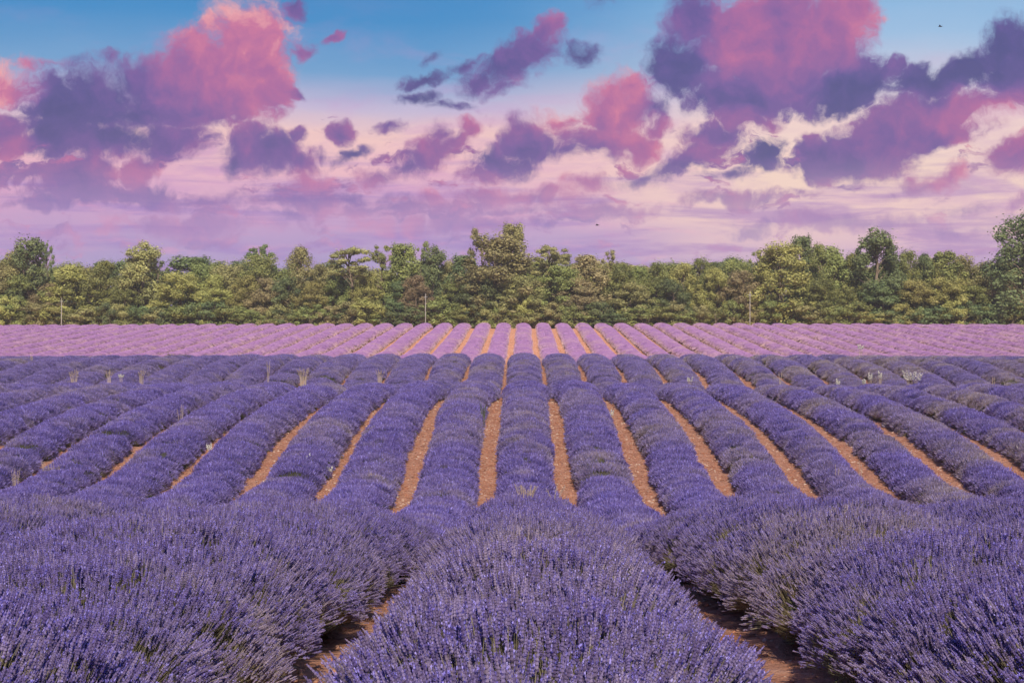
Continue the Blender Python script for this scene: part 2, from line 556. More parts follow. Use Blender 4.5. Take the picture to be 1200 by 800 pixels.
def mound_material(name, a, b_, c_):
    m, g, b = material(name, a, .9, .1)
    tc = g.n('ShaderNodeTexCoord')
    P = tc.outputs['Object']
    n1, _ = g.noise(P, 1.1, 4, .6)
    n2, _ = g.noise(P, 22.0, 5, .65)
    c = g.mix(g.smooth(n1, .38, .64), (*a, 1), (*b_, 1))
    c = g.mix(g.smooth(n2, .46, .70), c, (*c_, 1))
    g.put(b.inputs['Base Color'], c)
    bp = g.n('ShaderNodeBump')
    bp.inputs['Strength'].default_value = 1.0
    bp.inputs['Distance'].default_value = .06
    g.put(bp.inputs['Height'], n2)
    g.put(b.inputs['Normal'], bp.outputs[0])
    return m


M_SOIL = soil_material()
M_CLOD = rock_material('soil_clod', (.46, .20, .12), (.70, .54, .44))
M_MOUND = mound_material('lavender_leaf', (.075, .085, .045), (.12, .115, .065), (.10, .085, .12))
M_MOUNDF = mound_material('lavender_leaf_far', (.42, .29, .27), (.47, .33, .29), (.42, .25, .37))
M_STEM = plant_material('lavender_stem', (.28, .25, .17), (.45, .37, .22), .2)
M_LEAF = plant_material('lavender_blade', (.10, .13, .06), (.27, .25, .12), .3)
M_CALYX = plant_material('lavender_calyx', (.225, .168, .42), (.39, .31, .36), .15)
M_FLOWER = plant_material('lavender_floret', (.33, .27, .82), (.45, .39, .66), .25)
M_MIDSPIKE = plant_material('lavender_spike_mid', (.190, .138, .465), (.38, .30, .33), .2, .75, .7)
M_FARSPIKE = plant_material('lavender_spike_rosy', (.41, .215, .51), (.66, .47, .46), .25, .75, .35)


# ------------------------------------------------------------------ ground
def build_ground():
    def grow(a, b, n, base):
        return a + (b - a) * (np.geomspace(1, base, n + 1)[1:] - 1) / (base - 1)
    xs = np.concatenate([-grow(60, 5000, 24, 200)[::-1], np.arange(-60, 60.01, .5), grow(60, 5000, 24, 200)])
    xs = np.unique(np.concatenate([xs, np.arange(-13, 13.01, .2)]).round(3))
    ys = np.concatenate([[-200, -120, -60, -30, -15, -6, -2], np.arange(0, 18, .18), np.arange(18, 36, .6), np.arange(36, 66, .25), np.arange(66, 125, .4), np.arange(125, 190, .8),
                         grow(190, 6000, 30, 300)])
    gx, gy = np.meshgrid(xs, ys)
    z = np.where((np.abs(gx) < 70) & (gy > -3) & (gy < 175), soil(gx, gy), ground(gx, gy) - .02)
    v = np.stack([gx, gy, z], -1).reshape(-1, 3)
    nx, ny = len(xs), len(ys)
    i = (np.arange(ny - 1)[:, None] * nx + np.arange(nx - 1)[None]).ravel()
    f = np.stack([i, i + 1, i + nx + 1, i + nx], -1)
    obj('ground', mesh_np('ground', v, f, [M_SOIL], True), kind='structure', label='bare reddish stony soil of the lavender field')


build_ground()


# ------------------------------------------------------------------ lavender tufts (meshes scattered on the rows)
def basis(d):
    d = np.asarray(d, float)
    d = d / np.linalg.norm(d)
    a = np.cross(d, [0.3, 0.9, 0.1])
    a /= np.linalg.norm(a)
    return d, a, np.cross(d, a)


class Builder:
    def __init__(self):
        self.v, self.q, self.t, self.mq, self.mt, self.tone = [], [], [], [], [], []
        self.n = 0

    def tube(self, pts, radii, sides, mat, tone=.5, cap=True):
        pts = np.asarray(pts, float)
        rings = []
        for k, p in enumerate(pts):
            d = pts[min(k + 1, len(pts) - 1)] - pts[max(k - 1, 0)]
            d, a, b = basis(d)
            ang = np.arange(sides) * 2 * np.pi / sides
            rings.append(p + radii[k] * (np.cos(ang)[:, None] * a + np.sin(ang)[:, None] * b))
        self.v.append(np.concatenate(rings))
        n0 = self.n
        for k in range(len(pts) - 1):
            for s in range(sides):
                s2 = (s + 1) % sides
                self.q.append((n0 + k * sides + s, n0 + k * sides + s2, n0 + (k + 1) * sides + s2, n0 + (k + 1) * sides + s))
                self.mq.append(mat)
        self.n += len(pts) * sides
        self.tone += [tone] * (len(pts) * sides)
        if cap:
            self.v.append(pts[-1:] + (pts[-1] - pts[-2]) * .15)
            for s in range(sides):
                self.t.append((n0 + (len(pts) - 1) * sides + s, n0 + (len(pts) - 1) * sides + (s + 1) % sides, self.n))
                self.mt.append(mat)
            self.n += 1
            self.tone.append(tone)

    def poly(self, pts, mat, tone=.5):
        k = len(pts)
        self.v.append(np.asarray(pts, float))
        idx = tuple(range(self.n, self.n + k))
        (self.t if k == 3 else self.q).append(idx)
        (self.mt if k == 3 else self.mq).append(mat)
        self.n += k
        self.tone += [tone] * k

    def mesh(self, name, mats, smooth=False):
        fs, mi = [], []
        if self.q:
            fs.append(np.array(self.q))
            mi += self.mq
        if self.t:
            fs.append(np.array(self.t))
            mi += self.mt
        me = mesh_np(name, np.concatenate(self.v), fs, mats, smooth, mi)
        attr(me, 'tone', self.tone[:len(me.vertices)])
        return me


def near_tuft(seed):
    r = random.Random(seed)
    B = Builder()
    for k in range(24):
        a = r.uniform(0, 6.283)
        rad = .075 * math.sqrt(r.random())
        base = np.array([rad * math.cos(a) * .7, rad * math.sin(a) * .7, -.05])
        L = r.uniform(.17, .27)
        lean = np.array([math.cos(a) * rad * 2.2 + r.gauss(0, .09), math.sin(a) * rad * 2.2 + r.gauss(0, .09), 1.0])
        lean /= np.linalg.norm(lean)
        tip = base + lean * L + np.array([0, 0, .012])
        mid = base + lean * L * .55 + np.array([r.gauss(0, .004), r.gauss(0, .004), 0])
        tone = r.random()
        B.tube([base, mid, tip], [.0016, .0014, .0012], 3, 0, tone, False)
        d, e1, e2 = basis(tip - mid)
        sl = r.uniform(.035, .062)
        n = int(sl / .0085)
        gap = r.random() < .4
        if gap:     # a lower whorl set apart, as lavandin has
            pts = [tip - d * .016, tip - d * .011, tip - d * .006]
            B.tube(pts, [.002, .0048, .0022], 5, 1, tone * .8, False)
        pts, rad_ = [], []
        for i in range(n):
            t = i / max(1, n - 1)
            w = .0062 * (1 - .55 * t ** 1.7) * r.uniform(.9, 1.15)
            c = tip + d * (sl * t)
            pts += [c, c + d * .0045]
            rad_ += [w * .62, w]
        B.tube(pts, rad_, 5, 1, tone * .8, True)
        for i in range(r.choice([1, 2, 3, 4, 6, 7])):
            t = r.random() ** .8
            a2 = r.uniform(0, 6.283)
            o = math.cos(a2) * e1 + math.sin(a2) * e2
            c = tip + d * sl * t + o * .0055
            s = r.uniform(.004, .0062)
            p = np.cross(o, d)
            tn = r.random()
            B.poly([c - p * s, c + o * s * 1.1 + d * s * .5, c + p * s, c - d * s * .5 + o * .001], 2, tn)
            B.poly([c - d * s * .4, c + d * s + o * s * .9, c + d * s * 1.6 + p * s * .4, c + p * s * .3], 2, tn)
    for k in range(22):   # narrow grey-green leaves at the foot of the stems
        a = r.uniform(0, 6.283)
        rad = .08 * math.sqrt(r.random())
        b0 = np.array([rad * math.cos(a), rad * math.sin(a), -.05])
        d, e1, e2 = basis([math.cos(a) * .6 + r.gauss(0, .35), math.sin(a) * .6 + r.gauss(0, .35), 1])
        L = r.uniform(.06, .12)
        w = .0028
        B.poly([b0 - e1 * w, b0 + e1 * w, b0 + d * L * .7 + e1 * w * .8, b0 + d * L], 3, r.random())
    return B.mesh('near_tuft', [M_STEM, M_CALYX, M_FLOWER, M_LEAF])


def mid_tuft(seed, n, rad0, L0, sl0, wr, mats):
    r = random.Random(seed)
    B = Builder()
    for k in range(n):
        a = r.uniform(0, 6.283)
        rad = rad0 * math.sqrt(r.random())
        base = np.array([rad * math.cos(a) * .8, rad * math.sin(a) * .8, -.08])
        L = r.uniform(.7, 1.2) * L0
        lean = np.array([math.cos(a) * rad * 1.6 + r.gauss(0, .14), math.sin(a) * rad * 1.6 + r.gauss(0, .14), 1.0])
        lean /= np.linalg.norm(lean)
        tip = base + lean * L
        d, e1, e2 = basis(lean)
        tone = r.random()
        B.poly([base - e1 * wr * .35, base + e1 * wr * .35, tip], 0, tone)
        sl = sl0 * r.uniform(.7, 1.3)
        p = [tip - d * sl * .2, tip + d * sl * .35, tip + d * sl]
        B.tube(p, [wr * .5, wr, wr * .35], 3, 1 if r.random() < .84 else 2, tone, False)
    for k in range(n // 2):
        a = r.uniform(0, 6.283)
        rad = rad0 * math.sqrt(r.random())
        b0 = np.array([rad * math.cos(a), rad * math.sin(a), -.06])
        d, e1, e2 = basis([math.cos(a) * .5 + r.gauss(0, .4), math.sin(a) * .5 + r.gauss(0, .4), 1])
        B.poly([b0 - e1 * wr * .6, b0 + e1 * wr * .6, b0 + d * L0 * r.uniform(.4, .8)], 3, r.random())
    return B.mesh('tuft', mats)


def asset(me):
    return bpy.data.objects.new(me.name, me)       # never linked: only its mesh is scattered


NEAR = [asset(near_tuft(100 + i)) for i in range(9)]
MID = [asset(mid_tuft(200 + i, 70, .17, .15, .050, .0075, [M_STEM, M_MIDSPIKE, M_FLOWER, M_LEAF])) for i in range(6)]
FAR = [asset(mid_tuft(300 + i, 60, .20, .09, .045, .0100, [M_STEM, M_FARSPIKE, M_FARSPIKE, M_LEAF])) for i in range(5)]


def scatter_group(name, assets):
    t = bpy.data.node_groups.new(name, 'GeometryNodeTree')
    t.interface.new_socket('Geometry', in_out='INPUT', socket_type='NodeSocketGeometry')
    t.interface.new_socket('Geometry', in_out='OUTPUT', socket_type='NodeSocketGeometry')
    gi = t.nodes.new('NodeGroupInput')
    go = t.nodes.new('NodeGroupOutput')
    jn = t.nodes.new('GeometryNodeJoinGeometry')
    for a in assets:
        oi = t.nodes.new('GeometryNodeObjectInfo')
        oi.inputs['Object'].default_value = a
        oi.inputs['As Instance'].default_value = False
        g2 = t.nodes.new('GeometryNodeGeometryToInstance')
        t.links.new(oi.outputs['Geometry'], g2.inputs[0])
        t.links.new(g2.outputs[0], jn.inputs[0])
    ip = t.nodes.new('GeometryNodeInstanceOnPoints')
    t.links.new(gi.outputs[0], ip.inputs['Points'])
    t.links.new(jn.outputs[0], ip.inputs['Instance'])
    ip.inputs['Pick Instance'].default_value = True

    def named(nm, typ):
        nd = t.nodes.new('GeometryNodeInputNamedAttribute')
        nd.data_type = typ
        nd.inputs[0].default_value = nm
        return nd.outputs[0]
    t.links.new(named('pick', 'INT'), ip.inputs['Instance Index'])
    e2r = t.nodes.new('FunctionNodeEulerToRotation')
    t.links.new(named('rot', 'FLOAT_VECTOR'), e2r.inputs[0])
    t.links.new(e2r.outputs[0], ip.inputs['Rotation'])
    t.links.new(named('scl', 'FLOAT'), ip.inputs['Scale'])
    t.links.new(ip.outputs[0], go.inputs[0])
    return t


G_NEAR = scatter_group('near_tufts', NEAR)
G_MID = scatter_group('mid_tufts', MID)
G_FAR = scatter_group('far_tufts', FAR)


def euler_from_normal(n, spin):
    """Euler XYZ that turns +Z to n after a spin about Z (R = Rz(psi) Ry(theta) Rz(spin) reduced to XYZ)"""
    th = np.arccos(np.clip(n[:, 2], -1, 1))
    ps = np.arctan2(n[:, 1], n[:, 0])
    c1, s1, c2, s2, c3, s3 = np.cos(ps), np.sin(ps), np.cos(th), np.sin(th), np.cos(spin - ps), np.sin(spin - ps)
    # matrix of Rz(ps) Ry(th) Rz(spin-ps)
    m00 = c1 * c2 * c3 - s1 * s3
    m10 = s1 * c2 * c3 + c1 * s3
    m20 = -s2 * c3
    m21 = s2 * s3
    m22 = c2
    ry = np.arcsin(np.clip(-m20, -1, 1))
    rx = np.arctan2(m21, m22)
    rz = np.arctan2(m10, m00)
    return np.stack([rx, ry, rz], -1)


def points_object(name, parent, pts, nrm, scl, tint, nvar, group, **kw):
    me = bpy.data.meshes.new(name)
    n = len(pts)
    me.vertices.add(n)
    me.vertices.foreach_set('co', np.asarray(pts, np.float32).ravel())
    attr(me, 'rot', euler_from_normal(nrm, rng.uniform(0, 6.283, n)), 'FLOAT_VECTOR')
    attr(me, 'scl', scl)
    attr(me, 'tint', np.clip(tint, 0, 1))
    a = me.attributes.new('pick', 'INT', 'POINT')
    a.data.foreach_set('value', rng.integers(0, nvar, n).astype(np.int32))
    o = obj(name, me, parent, kind='stuff', **kw)
    md = o.modifiers.new('scatter', 'NODES')
    md.node_group = group
    return o


# ------------------------------------------------------------------ lavender rows
def row_shape(k, y, side, W0, H0):
    q = np.where(y > 98.5, .2, np.where(y > 20, .7, 1.0))
    """half width and height of row k at distance y; plants about 0.85 m apart give the lobes"""
    ph = y / .88 + hash2(np.array([k]), np.array([3]), 5)[0] * 9 + .35 * vnoise(y * .7, k + .5, 21)
    idx = np.floor(ph)
    lob = np.abs(np.sin((ph - idx) * np.pi)) ** .55
    size = hash2(idx, np.full_like(idx, k), 31)
    W = W0 * (.86 + .13 * q * lob + .16 * q * (size - .5) + .12 * (vnoise(y * .35, k * 3.1, 41 + side) - .5))
    H = H0 * (.88 + .12 * q * lob + .16 * q * (hash2(idx, np.full_like(idx, k), 33) - .5) + .14 * (vnoise(y * .25, k * 1.7, 43) - .5))
    gone = np.clip((y > 24) * (y < 97) * (hash2(idx, np.full_like(idx, k), 37) < .025) * lob * 1.3, 0, 1)      # a plant that failed
    return W * (1 - .30 * gone), H * (1 - .48 * gone)


def row_points(k, y, th, W0, H0):
    """surface points of the leaf mound of row k; th 0..pi from the right foot over the top to the left foot"""
    x0 = ROW0 + k * PITCH + (vnoise(y / 9.0, k * 2.3, 51) - .5) * .10
    W0 = W0 * (1 + .16 * np.clip((y - 62) / 12, 0, 1) + .30 * np.exp(-((y - 63.0) / 2.6) ** 2))
    if k <= -3:      # lower plants on the left-hand rows
        H0 = H0 * (1 - .14 * np.clip((y - 25) / 10, 0, 1) * np.clip((98 - y) / 20, 0, 1))
    if k >= 2:       # weaker plants on the right-hand rows
        weak = np.clip((k - 1) / 3.0, 0, 1) * np.clip((y - 25) / 10, 0, 1) * np.clip((98 - y) / 20, 0, 1)
        W0 = W0 * (1 - .20 * weak)
        H0 = H0 * (1 - .20 * weak)
    nearr = np.clip((19 - y) / 2, 0, 1)
    W0 = W0 * (1 + (.16 if k == 0 else .15) * np.clip((y - 7.6) / 1.8, 0, 1) * nearr)      # grown together further off
    if k != 0:      # the flanking near rows lean in over the furrows
        W0 = W0 * (1 + .34 * nearr)
        x0 = x0 - np.sign(k) * (.09 if k != 1 else .07) * nearr
    else:
        x0 = x0 - .03 * nearr
    Wr, H = row_shape(k, y, 0, W0, H0)
    Wl, _ = row_shape(k, y, 1, W0, H0)
    c, s = np.cos(th), np.sin(th)
    W = np.where(c > 0, Wr, Wl)
    rough = 1 + np.where(y > 98.5, .04, np.where(y > 20, .12, .16)) * (fbm(y * 2.6 + 30 * k, th * 2.4, 61, 2) - .5)
    x = x0 + W * np.sign(c) * np.abs(c) ** .85 * rough
    z = ground(x, y) - .02 + H * np.abs(s) ** .80 * rough
    return np.stack([x, y, z], -1)


def row_normals(k, y, th, W0, H0):
    e = .02
    a = row_points(k, y, th + e, W0, H0) - row_points(k, y, th - e, W0, H0)
    b = row_points(k, y + .10, th, W0, H0) - row_points(k, y - .10, th, W0, H0)
    n = np.cross(b, a)
    n /= np.linalg.norm(n, axis=1)[:, None] + 1e-9
    n *= np.sign(n[:, 2:3] + 1e-6 + .6 * (np.abs(n[:, 2:3]) < .3) * np.sign(n[:, 0:1] * np.cos(th)[:, None])) if False else 1
    flip = (n[:, 0] * np.cos(th) + n[:, 2] * np.sin(th)) < 0
    n[flip] *= -1
    return n


def mound_mesh(k, y0, y1, step, nth, W0, H0, mat):
    ys = np.arange(y0, y1 + step * .5, step)
    th = np.linspace(-.05, np.pi + .05, nth)
    gy, gt = np.meshgrid(ys, th, indexing='ij')
    p = row_points(k, gy.ravel(), gt.ravel(), W0, H0)
    # close the ends down to the soil
    taper = np.clip(np.minimum(gy.ravel() - y0, y1 - gy.ravel()) / .5, 0, 1) ** .5
    g0 = ground(p[:, 0], p[:, 1]) - .03
    p[:, 2] = g0 + (p[:, 2] - g0) * taper
    i = (np.arange(len(ys) - 1)[:, None] * nth + np.arange(nth - 1)[None]).ravel()
    f = np.stack([i, i + nth, i + nth + 1, i + 1], -1)
    return mesh_np('leaf_mound', p, f, [mat], True)


def make_row(name, k, y0, y1, step, nth, W0, H0, mat, dens, group, nvar, scale, label, rgroup, upbias, pull, jit, tint_fn, spike_name, prune):
    x0 = ROW0 + k * PITCH
    e = obj(name, None, label=label, cat='lavender row', group=rgroup)
    e.location = (x0, y0, float(ground(x0, y0)))
    off = np.array(e.location, np.float32)
    me = mound_mesh(k, y0, y1, step, nth, W0, H0, mat)
    co = np.empty(len(me.vertices) * 3, np.float32)
    me.vertices.foreach_get('co', co)
    me.vertices.foreach_set('co', (co.reshape(-1, 3) - off).ravel())
    me.update()
    obj('leaf_mound', me, e)
    n = int(dens * (y1 - y0) * (W0 + H0) * 2.0)
    y = rng.uniform(y0 + .1, y1 - .1, n)
    th = rng.uniform(.10, np.pi - .10, n)
    keep = prune(k, y, th)
    y, th = y[keep], th[keep]
    p = row_points(k, y, th, W0, H0)
    nr = row_normals(k, y, th, W0, H0)
    tint = tint_fn(k, y, th, p)
    # bare, woody or green patches carry few flower stems
    kp = rng.uniform(0, 1, len(y)) > np.clip((tint - .45) * .9, 0, .75)
    p, nr, y, th, tint = p[kp], nr[kp], y[kp], th[kp], tint[kp]
    d = nr * np.array([1, pull, 1]) + np.array([0, 0, upbias]) + rng.normal(0, jit, (len(y), 3))
    d /= np.linalg.norm(d, axis=1)[:, None]
    s = scale * rng.uniform(.82, 1.18, len(y)) * (1 - .25 * np.clip(1.0 - np.sin(th) * 2.2, 0, 1))
    if y0 < 10:
        s = s * (.80 + .42 * fbm(p[:, 0] * 2.2, y * 2.2, 79, 2))
    points_object(spike_name, e, p - off, d, s, tint + rng.normal(0, .16 if y0 < 10 else .07, len(y)), nvar, group)
    return e


def tint_common(k, y, th, p, right=0.0):
    x = p[:, 0]
    n = fbm(x * .55 + 7, y * .35, 71, 3)
    m = fbm(x * 1.7, y * 1.1 + 40, 73, 2)
    t = .08 + 1.9 * np.clip(n - .55, 0, 1) + 1.4 * np.clip(m - .60, 0, 1)
    t += .22 * np.clip(1 - np.sin(th) * 1.5, 0, 1)                       # older growth low on the flanks
    t += right * np.clip((x - 2) / 12, 0, 1) * np.clip((fbm(x * .8, y * .6, 77, 2) - .40) * 2.6, 0, 1)
    return t


def in_view(x, y, margin):
    half = np.maximum(y, .5) * 612.0 / F + margin
    return np.abs(x) < half


def prune_near(k, y, th):
    return  (in_view(ROW0 + k * PITCH + .8 * np.cos(th), y, 1.3)) & (y > 1.2)


def prune_mid(k, y, th):
    hid = (y > 68.5) & (y < 72) & (np.sin(th) < .4)
    return in_view(ROW0 + k * PITCH, y, 3.0) & ~hid


def prune_far(k, y, th):
    return in_view(ROW0 + k * PITCH, y, 4.0)


_ONES = ['', 'first', 'second', 'third', 'fourth', 'fifth', 'sixth', 'seventh', 'eighth', 'ninth', 'tenth', 'eleventh', 'twelfth', 'thirteenth', 'fourteenth', 'fifteenth',
         'sixteenth', 'seventeenth', 'eighteenth', 'nineteenth']
_TENS = {2: ('twentieth', 'twenty-'), 3: ('thirtieth', 'thirty-')}


def ordinal(n):
    if n < 20:
        return _ONES[n]
    return _TENS[n // 10][0] if n % 10 == 0 else _TENS[n // 10][1] + _ONES[n % 10]


def row_label(k, what, middle):
    if k == 0:
        return middle
    return '%s %s from the middle one, on the side of the %s' % (ordinal(abs(k)), what, 'umbrella pine' if k < 0 else 'tallest tree')


NEAR_LABELS = {0: 'flowering lavender row rising between two short strips of bare red soil, spikes standing upright',
               -1: 'dense lavender row leaning right over a furrow, deep violet flower spikes',
               1: 'dense lavender row leaning left over a furrow, green stems showing between spikes'}
for k in range(-3, 4):
    lab = NEAR_LABELS.get(k) or row_label(k, 'tall near lavender row', '')
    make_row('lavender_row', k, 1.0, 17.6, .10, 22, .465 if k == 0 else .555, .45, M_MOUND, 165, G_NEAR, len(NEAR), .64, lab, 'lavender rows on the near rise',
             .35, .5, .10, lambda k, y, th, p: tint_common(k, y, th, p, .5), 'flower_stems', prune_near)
kmax = int((98.0 * 612 / F + 3) / PITCH) + 1
for k in range(-kmax, kmax + 1):
    ystart = max(17.8, (abs(k) * PITCH - 3.0) * F / 612.0)
    if ystart > 94:
        continue
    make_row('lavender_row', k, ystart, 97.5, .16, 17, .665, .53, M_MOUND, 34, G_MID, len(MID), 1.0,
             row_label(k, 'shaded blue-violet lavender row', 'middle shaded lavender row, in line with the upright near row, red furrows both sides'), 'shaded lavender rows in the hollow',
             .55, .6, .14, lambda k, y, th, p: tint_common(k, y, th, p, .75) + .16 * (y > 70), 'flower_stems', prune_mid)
kmax = int((166.0 * 612 / F + 4) / PITCH) + 1
for k in range(-kmax, kmax + 1):
    ystart = max(99.0, (abs(k) * PITCH - 5.0) * F / 612.0)
    if ystart > 160:
        continue
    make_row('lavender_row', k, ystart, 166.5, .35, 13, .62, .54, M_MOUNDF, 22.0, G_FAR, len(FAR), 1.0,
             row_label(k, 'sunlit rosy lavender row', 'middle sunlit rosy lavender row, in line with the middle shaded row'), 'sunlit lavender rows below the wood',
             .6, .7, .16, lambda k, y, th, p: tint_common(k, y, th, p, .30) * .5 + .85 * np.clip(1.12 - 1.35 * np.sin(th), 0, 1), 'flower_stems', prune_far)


# ------------------------------------------------------------------ clods and stones in the furrows
def clod_mesh(seed):
    r = np.random.default_rng(seed)
    v = np.array([(0, 0, 1), (.9, 0, .35), (.28, .85, .35), (-.72, .53, .35), (-.72, -.53, .35), (.28, -.85, .35), (.72, .53, -.35), (-.28, .85, -.35), (-.9, 0, -.35), (-.28, -.85, -.35), (.72, -.53, -.35), (0, 0, -1)], float)
    v *= r.uniform(.7, 1.25, (12, 1)) * np.array([1, .85, .62])
    f = np.array([(0, 1, 2), (0, 2, 3), (0, 3, 4), (0, 4, 5), (0, 5, 1), (1, 6, 2), (2, 7, 3), (3, 8, 4), (4, 9, 5), (5, 10, 1), (6, 7, 2), (7, 8, 3), (8, 9, 4), (9, 10, 5), (10, 6, 1), (6, 11, 7), (7, 11, 8), (8, 11, 9), (9, 11, 10), (10, 11, 6)])
    return mesh_np('clod', v, f, [M_CLOD])


def build_clods():
    G = scatter_group('clods', [asset(clod_mesh(i)) for i in range(6)])
    P, S, T = [], [], []
    for (y0, y1, per_m, s0, s1) in ((3, 16, 60, .007, .026), (35, 68, 70, .014, .055), (70, 97, 30, .02, .06), (99, 150, 5, .03, .06)):
        kk = int((y1 * 612 / F + 2) / PITCH) + 1
        for k in range(-kk, kk + 1):
            n = int((y1 - y0) * per_m)
            y = rng.uniform(y0, y1, n)
            x = ROW0 + (k + .5) * PITCH + rng.normal(0, .26, n)
            ok = in_view(x, y, 2)
            x, y = x[ok], y[ok]
            s = s0 + (s1 - s0) * rng.uniform(0, 1, len(x)) ** 2.4
            P.append(np.stack([x, y, soil(x, y) + s * .15], -1))
            S.append(s)
            T.append(np.where(rng.uniform(0, 1, len(x)) < .16, rng.uniform(.6, 1, len(x)), rng.uniform(0, .35, len(x))))
    P, S, T = np.concatenate(P), np.concatenate(S), np.concatenate(T)
    nr = rng.normal(0, .35, (len(P), 3)) + np.array([0, 0, 1])
    nr /= np.linalg.norm(nr, axis=1)[:, None]
    points_object('soil_clods', None, P, nr, S, T, 6, G, label='crumbled red soil clods and pale stones in the furrows')


build_clods()


# ------------------------------------------------------------------ unseen cloud behind the camera, outline and opacity set to shade the near field
SHADE_CLOUD_OPACITY = 0.26


def build_shade_cloud():
    alt = 260.0
    sh = Vector((SUNV.x, SUNV.y)) * (alt / SUNV.z)
    x0, x1 = -150 + sh.x, 150 + sh.x
    y1 = 87.0 + sh.y
    y0 = y1 - 300
    n = 90
    m = 60
    u = np.linspace(0, 1, n)
    vts, fcs = [], []
    gu, gv = np.meshgrid(np.linspace(-1, 1, n), np.linspace(-1, 1, m), indexing='ij')
    # square grid to a rounded slab: thickness from a superellipse
    e = np.clip(1 - np.abs(gu) ** 6, 0, 1) * np.clip(1 - np.abs(gv) ** 6, 0, 1)
    top = 34 * e ** .5 * (.55 + .9 * fbm(gu * 7 + 9, gv * 7, 81, 3))
    bot = -7 * e ** .5 * (.6 + .8 * fbm(gu * 6, gv * 6, 83, 2))
    wob = (fbm(gu * 9, gv * 9, 85, 3) - .5) * 10
    X = x0 + (gu + 1) / 2 * (x1 - x0) + wob
    Y = y0 + (gv + 1) / 2 * (y1 - y0) + (fbm(gu * 6, gv * 4, 87, 3) - .5) * 7
    A = np.stack([X, Y, alt + top], -1).reshape(-1, 3)
    Bv = np.stack([X, Y, alt + bot], -1).reshape(-1, 3)
    i = (np.arange(n - 1)[:, None] * m + np.arange(m - 1)[None]).ravel()
    f1 = np.stack([i, i + m, i + m + 1, i + 1], -1)
    f2 = f1[:, ::-1] + n * m
    mt = bpy.data.materials.new('shade_cloud_vapour')
    mt.use_nodes = True
    t = mt.node_tree
    t.nodes.clear()
    g = NT(t)
    out = g.n('ShaderNodeOutputMaterial')
    df = g.n('ShaderNodeBsdfDiffuse')
    df.inputs[0].default_value = (.8, .78, .8, 1)
    tl = g.n('ShaderNodeBsdfTranslucent')
    tl.inputs[0].default_value = (.8, .78, .8, 1)
    m1 = g.n('ShaderNodeMixShader')
    m1.inputs[0].default_value = .5
    g.put(m1.inputs[1], df.outputs[0])
    g.put(m1.inputs[2], tl.outputs[0])
    tp = g.n('ShaderNodeBsdfTransparent')
    m2 = g.n('ShaderNodeMixShader')
    m2.inputs[0].default_value = SHADE_CLOUD_OPACITY
    g.put(m2.inputs[1], tp.outputs[0])
    g.put(m2.inputs[2], m1.outputs[0])
    g.put(out.inputs[0], m2.outputs[0])
    obj('cloud', mesh_np('cloud', np.concatenate([A, Bv]), np.concatenate([f1, f2]), [mt], True), kind='structure',
        label='broad unseen cloud behind the camera, placed to shade the near field')


build_shade_cloud()


# ------------------------------------------------------------------ the wood
def leaf_material(name, c0, c1, transl=.3):
    """c0 darker to c1 lighter leaves, drifting by clump and by tree"""
    m = bpy.data.materials.new(name)
    m.use_nodes = True
    t = m.node_tree
    t.nodes.clear()
    g = NT(t)
    out = g.n('ShaderNodeOutputMaterial')
    at = g.n('ShaderNodeAttribute', attribute_type='GEOMETRY', attribute_name='tone')
    oi = g.n('ShaderNodeObjectInfo')
    c = g.mix(at.outputs['Fac'], (*c0, 1), (*c1, 1))
    hs = g.n('ShaderNodeHueSaturation')
    g.put(hs.inputs['Color'], c)
    g.put(hs.inputs['Hue'], g.math('MULTIPLY_ADD', oi.outputs['Random'], .035, .482))
    g.put(hs.inputs['Value'], g.math('MULTIPLY_ADD', oi.outputs['Random'], .35, .85))
    d = g.n('ShaderNodeBsdfPrincipled')
    g.put(d.inputs['Base Color'], hs.outputs[0])
    d.inputs['Roughness'].default_value = .6
    d.inputs['Specular IOR Level'].default_value = .3
    tr = g.n('ShaderNodeBsdfTranslucent')
    g.put(tr.inputs[0], hs.outputs[0])
    mx = g.n('ShaderNodeMixShader')
    mx.inputs[0].default_value = transl
    g.put(mx.inputs[1], d.outputs[0])
    g.put(mx.inputs[2], tr.outputs[0])
    g.put(out.inputs[0], mx.outputs[0])
    return m


def bark_material(name, a, b_):
    m, g, b = material(name, a, .9, .15)
    tc = g.n('ShaderNodeTexCoord')
    n, _ = g.noise(g.vmath('MULTIPLY', tc.outputs['Object'], (6, 6, 1.2)), 2.0, 5, .6)
    g.put(b.inputs['Base Color'], g.mix(g.smooth(n, .35, .65), (*a, 1), (*b_, 1)))
    bp = g.n('ShaderNodeBump')
    bp.inputs['Strength'].default_value = .6
    g.put(bp.inputs['Height'], n)
    g.put(b.inputs['Normal'], bp.outputs[0])
    return m


LEAFM = {
    'green': leaf_material('leaf_green', (.155, .185, .065), (.335, .36, .115)),
    'dark': leaf_material('leaf_dark', (.10, .145, .065), (.22, .27, .11)),
    'yellow': leaf_material('leaf_yellow', (.245, .245, .075), (.46, .445, .15)),
    'olive': leaf_material('leaf_olive', (.22, .22, .09), (.42, .395, .165)),
    'brown': leaf_material('leaf_brown', (.23, .19, .10), (.40, .325, .175)),
}
M_BARK = bark_material('bark', (.10, .075, .055), (.20, .16, .12))


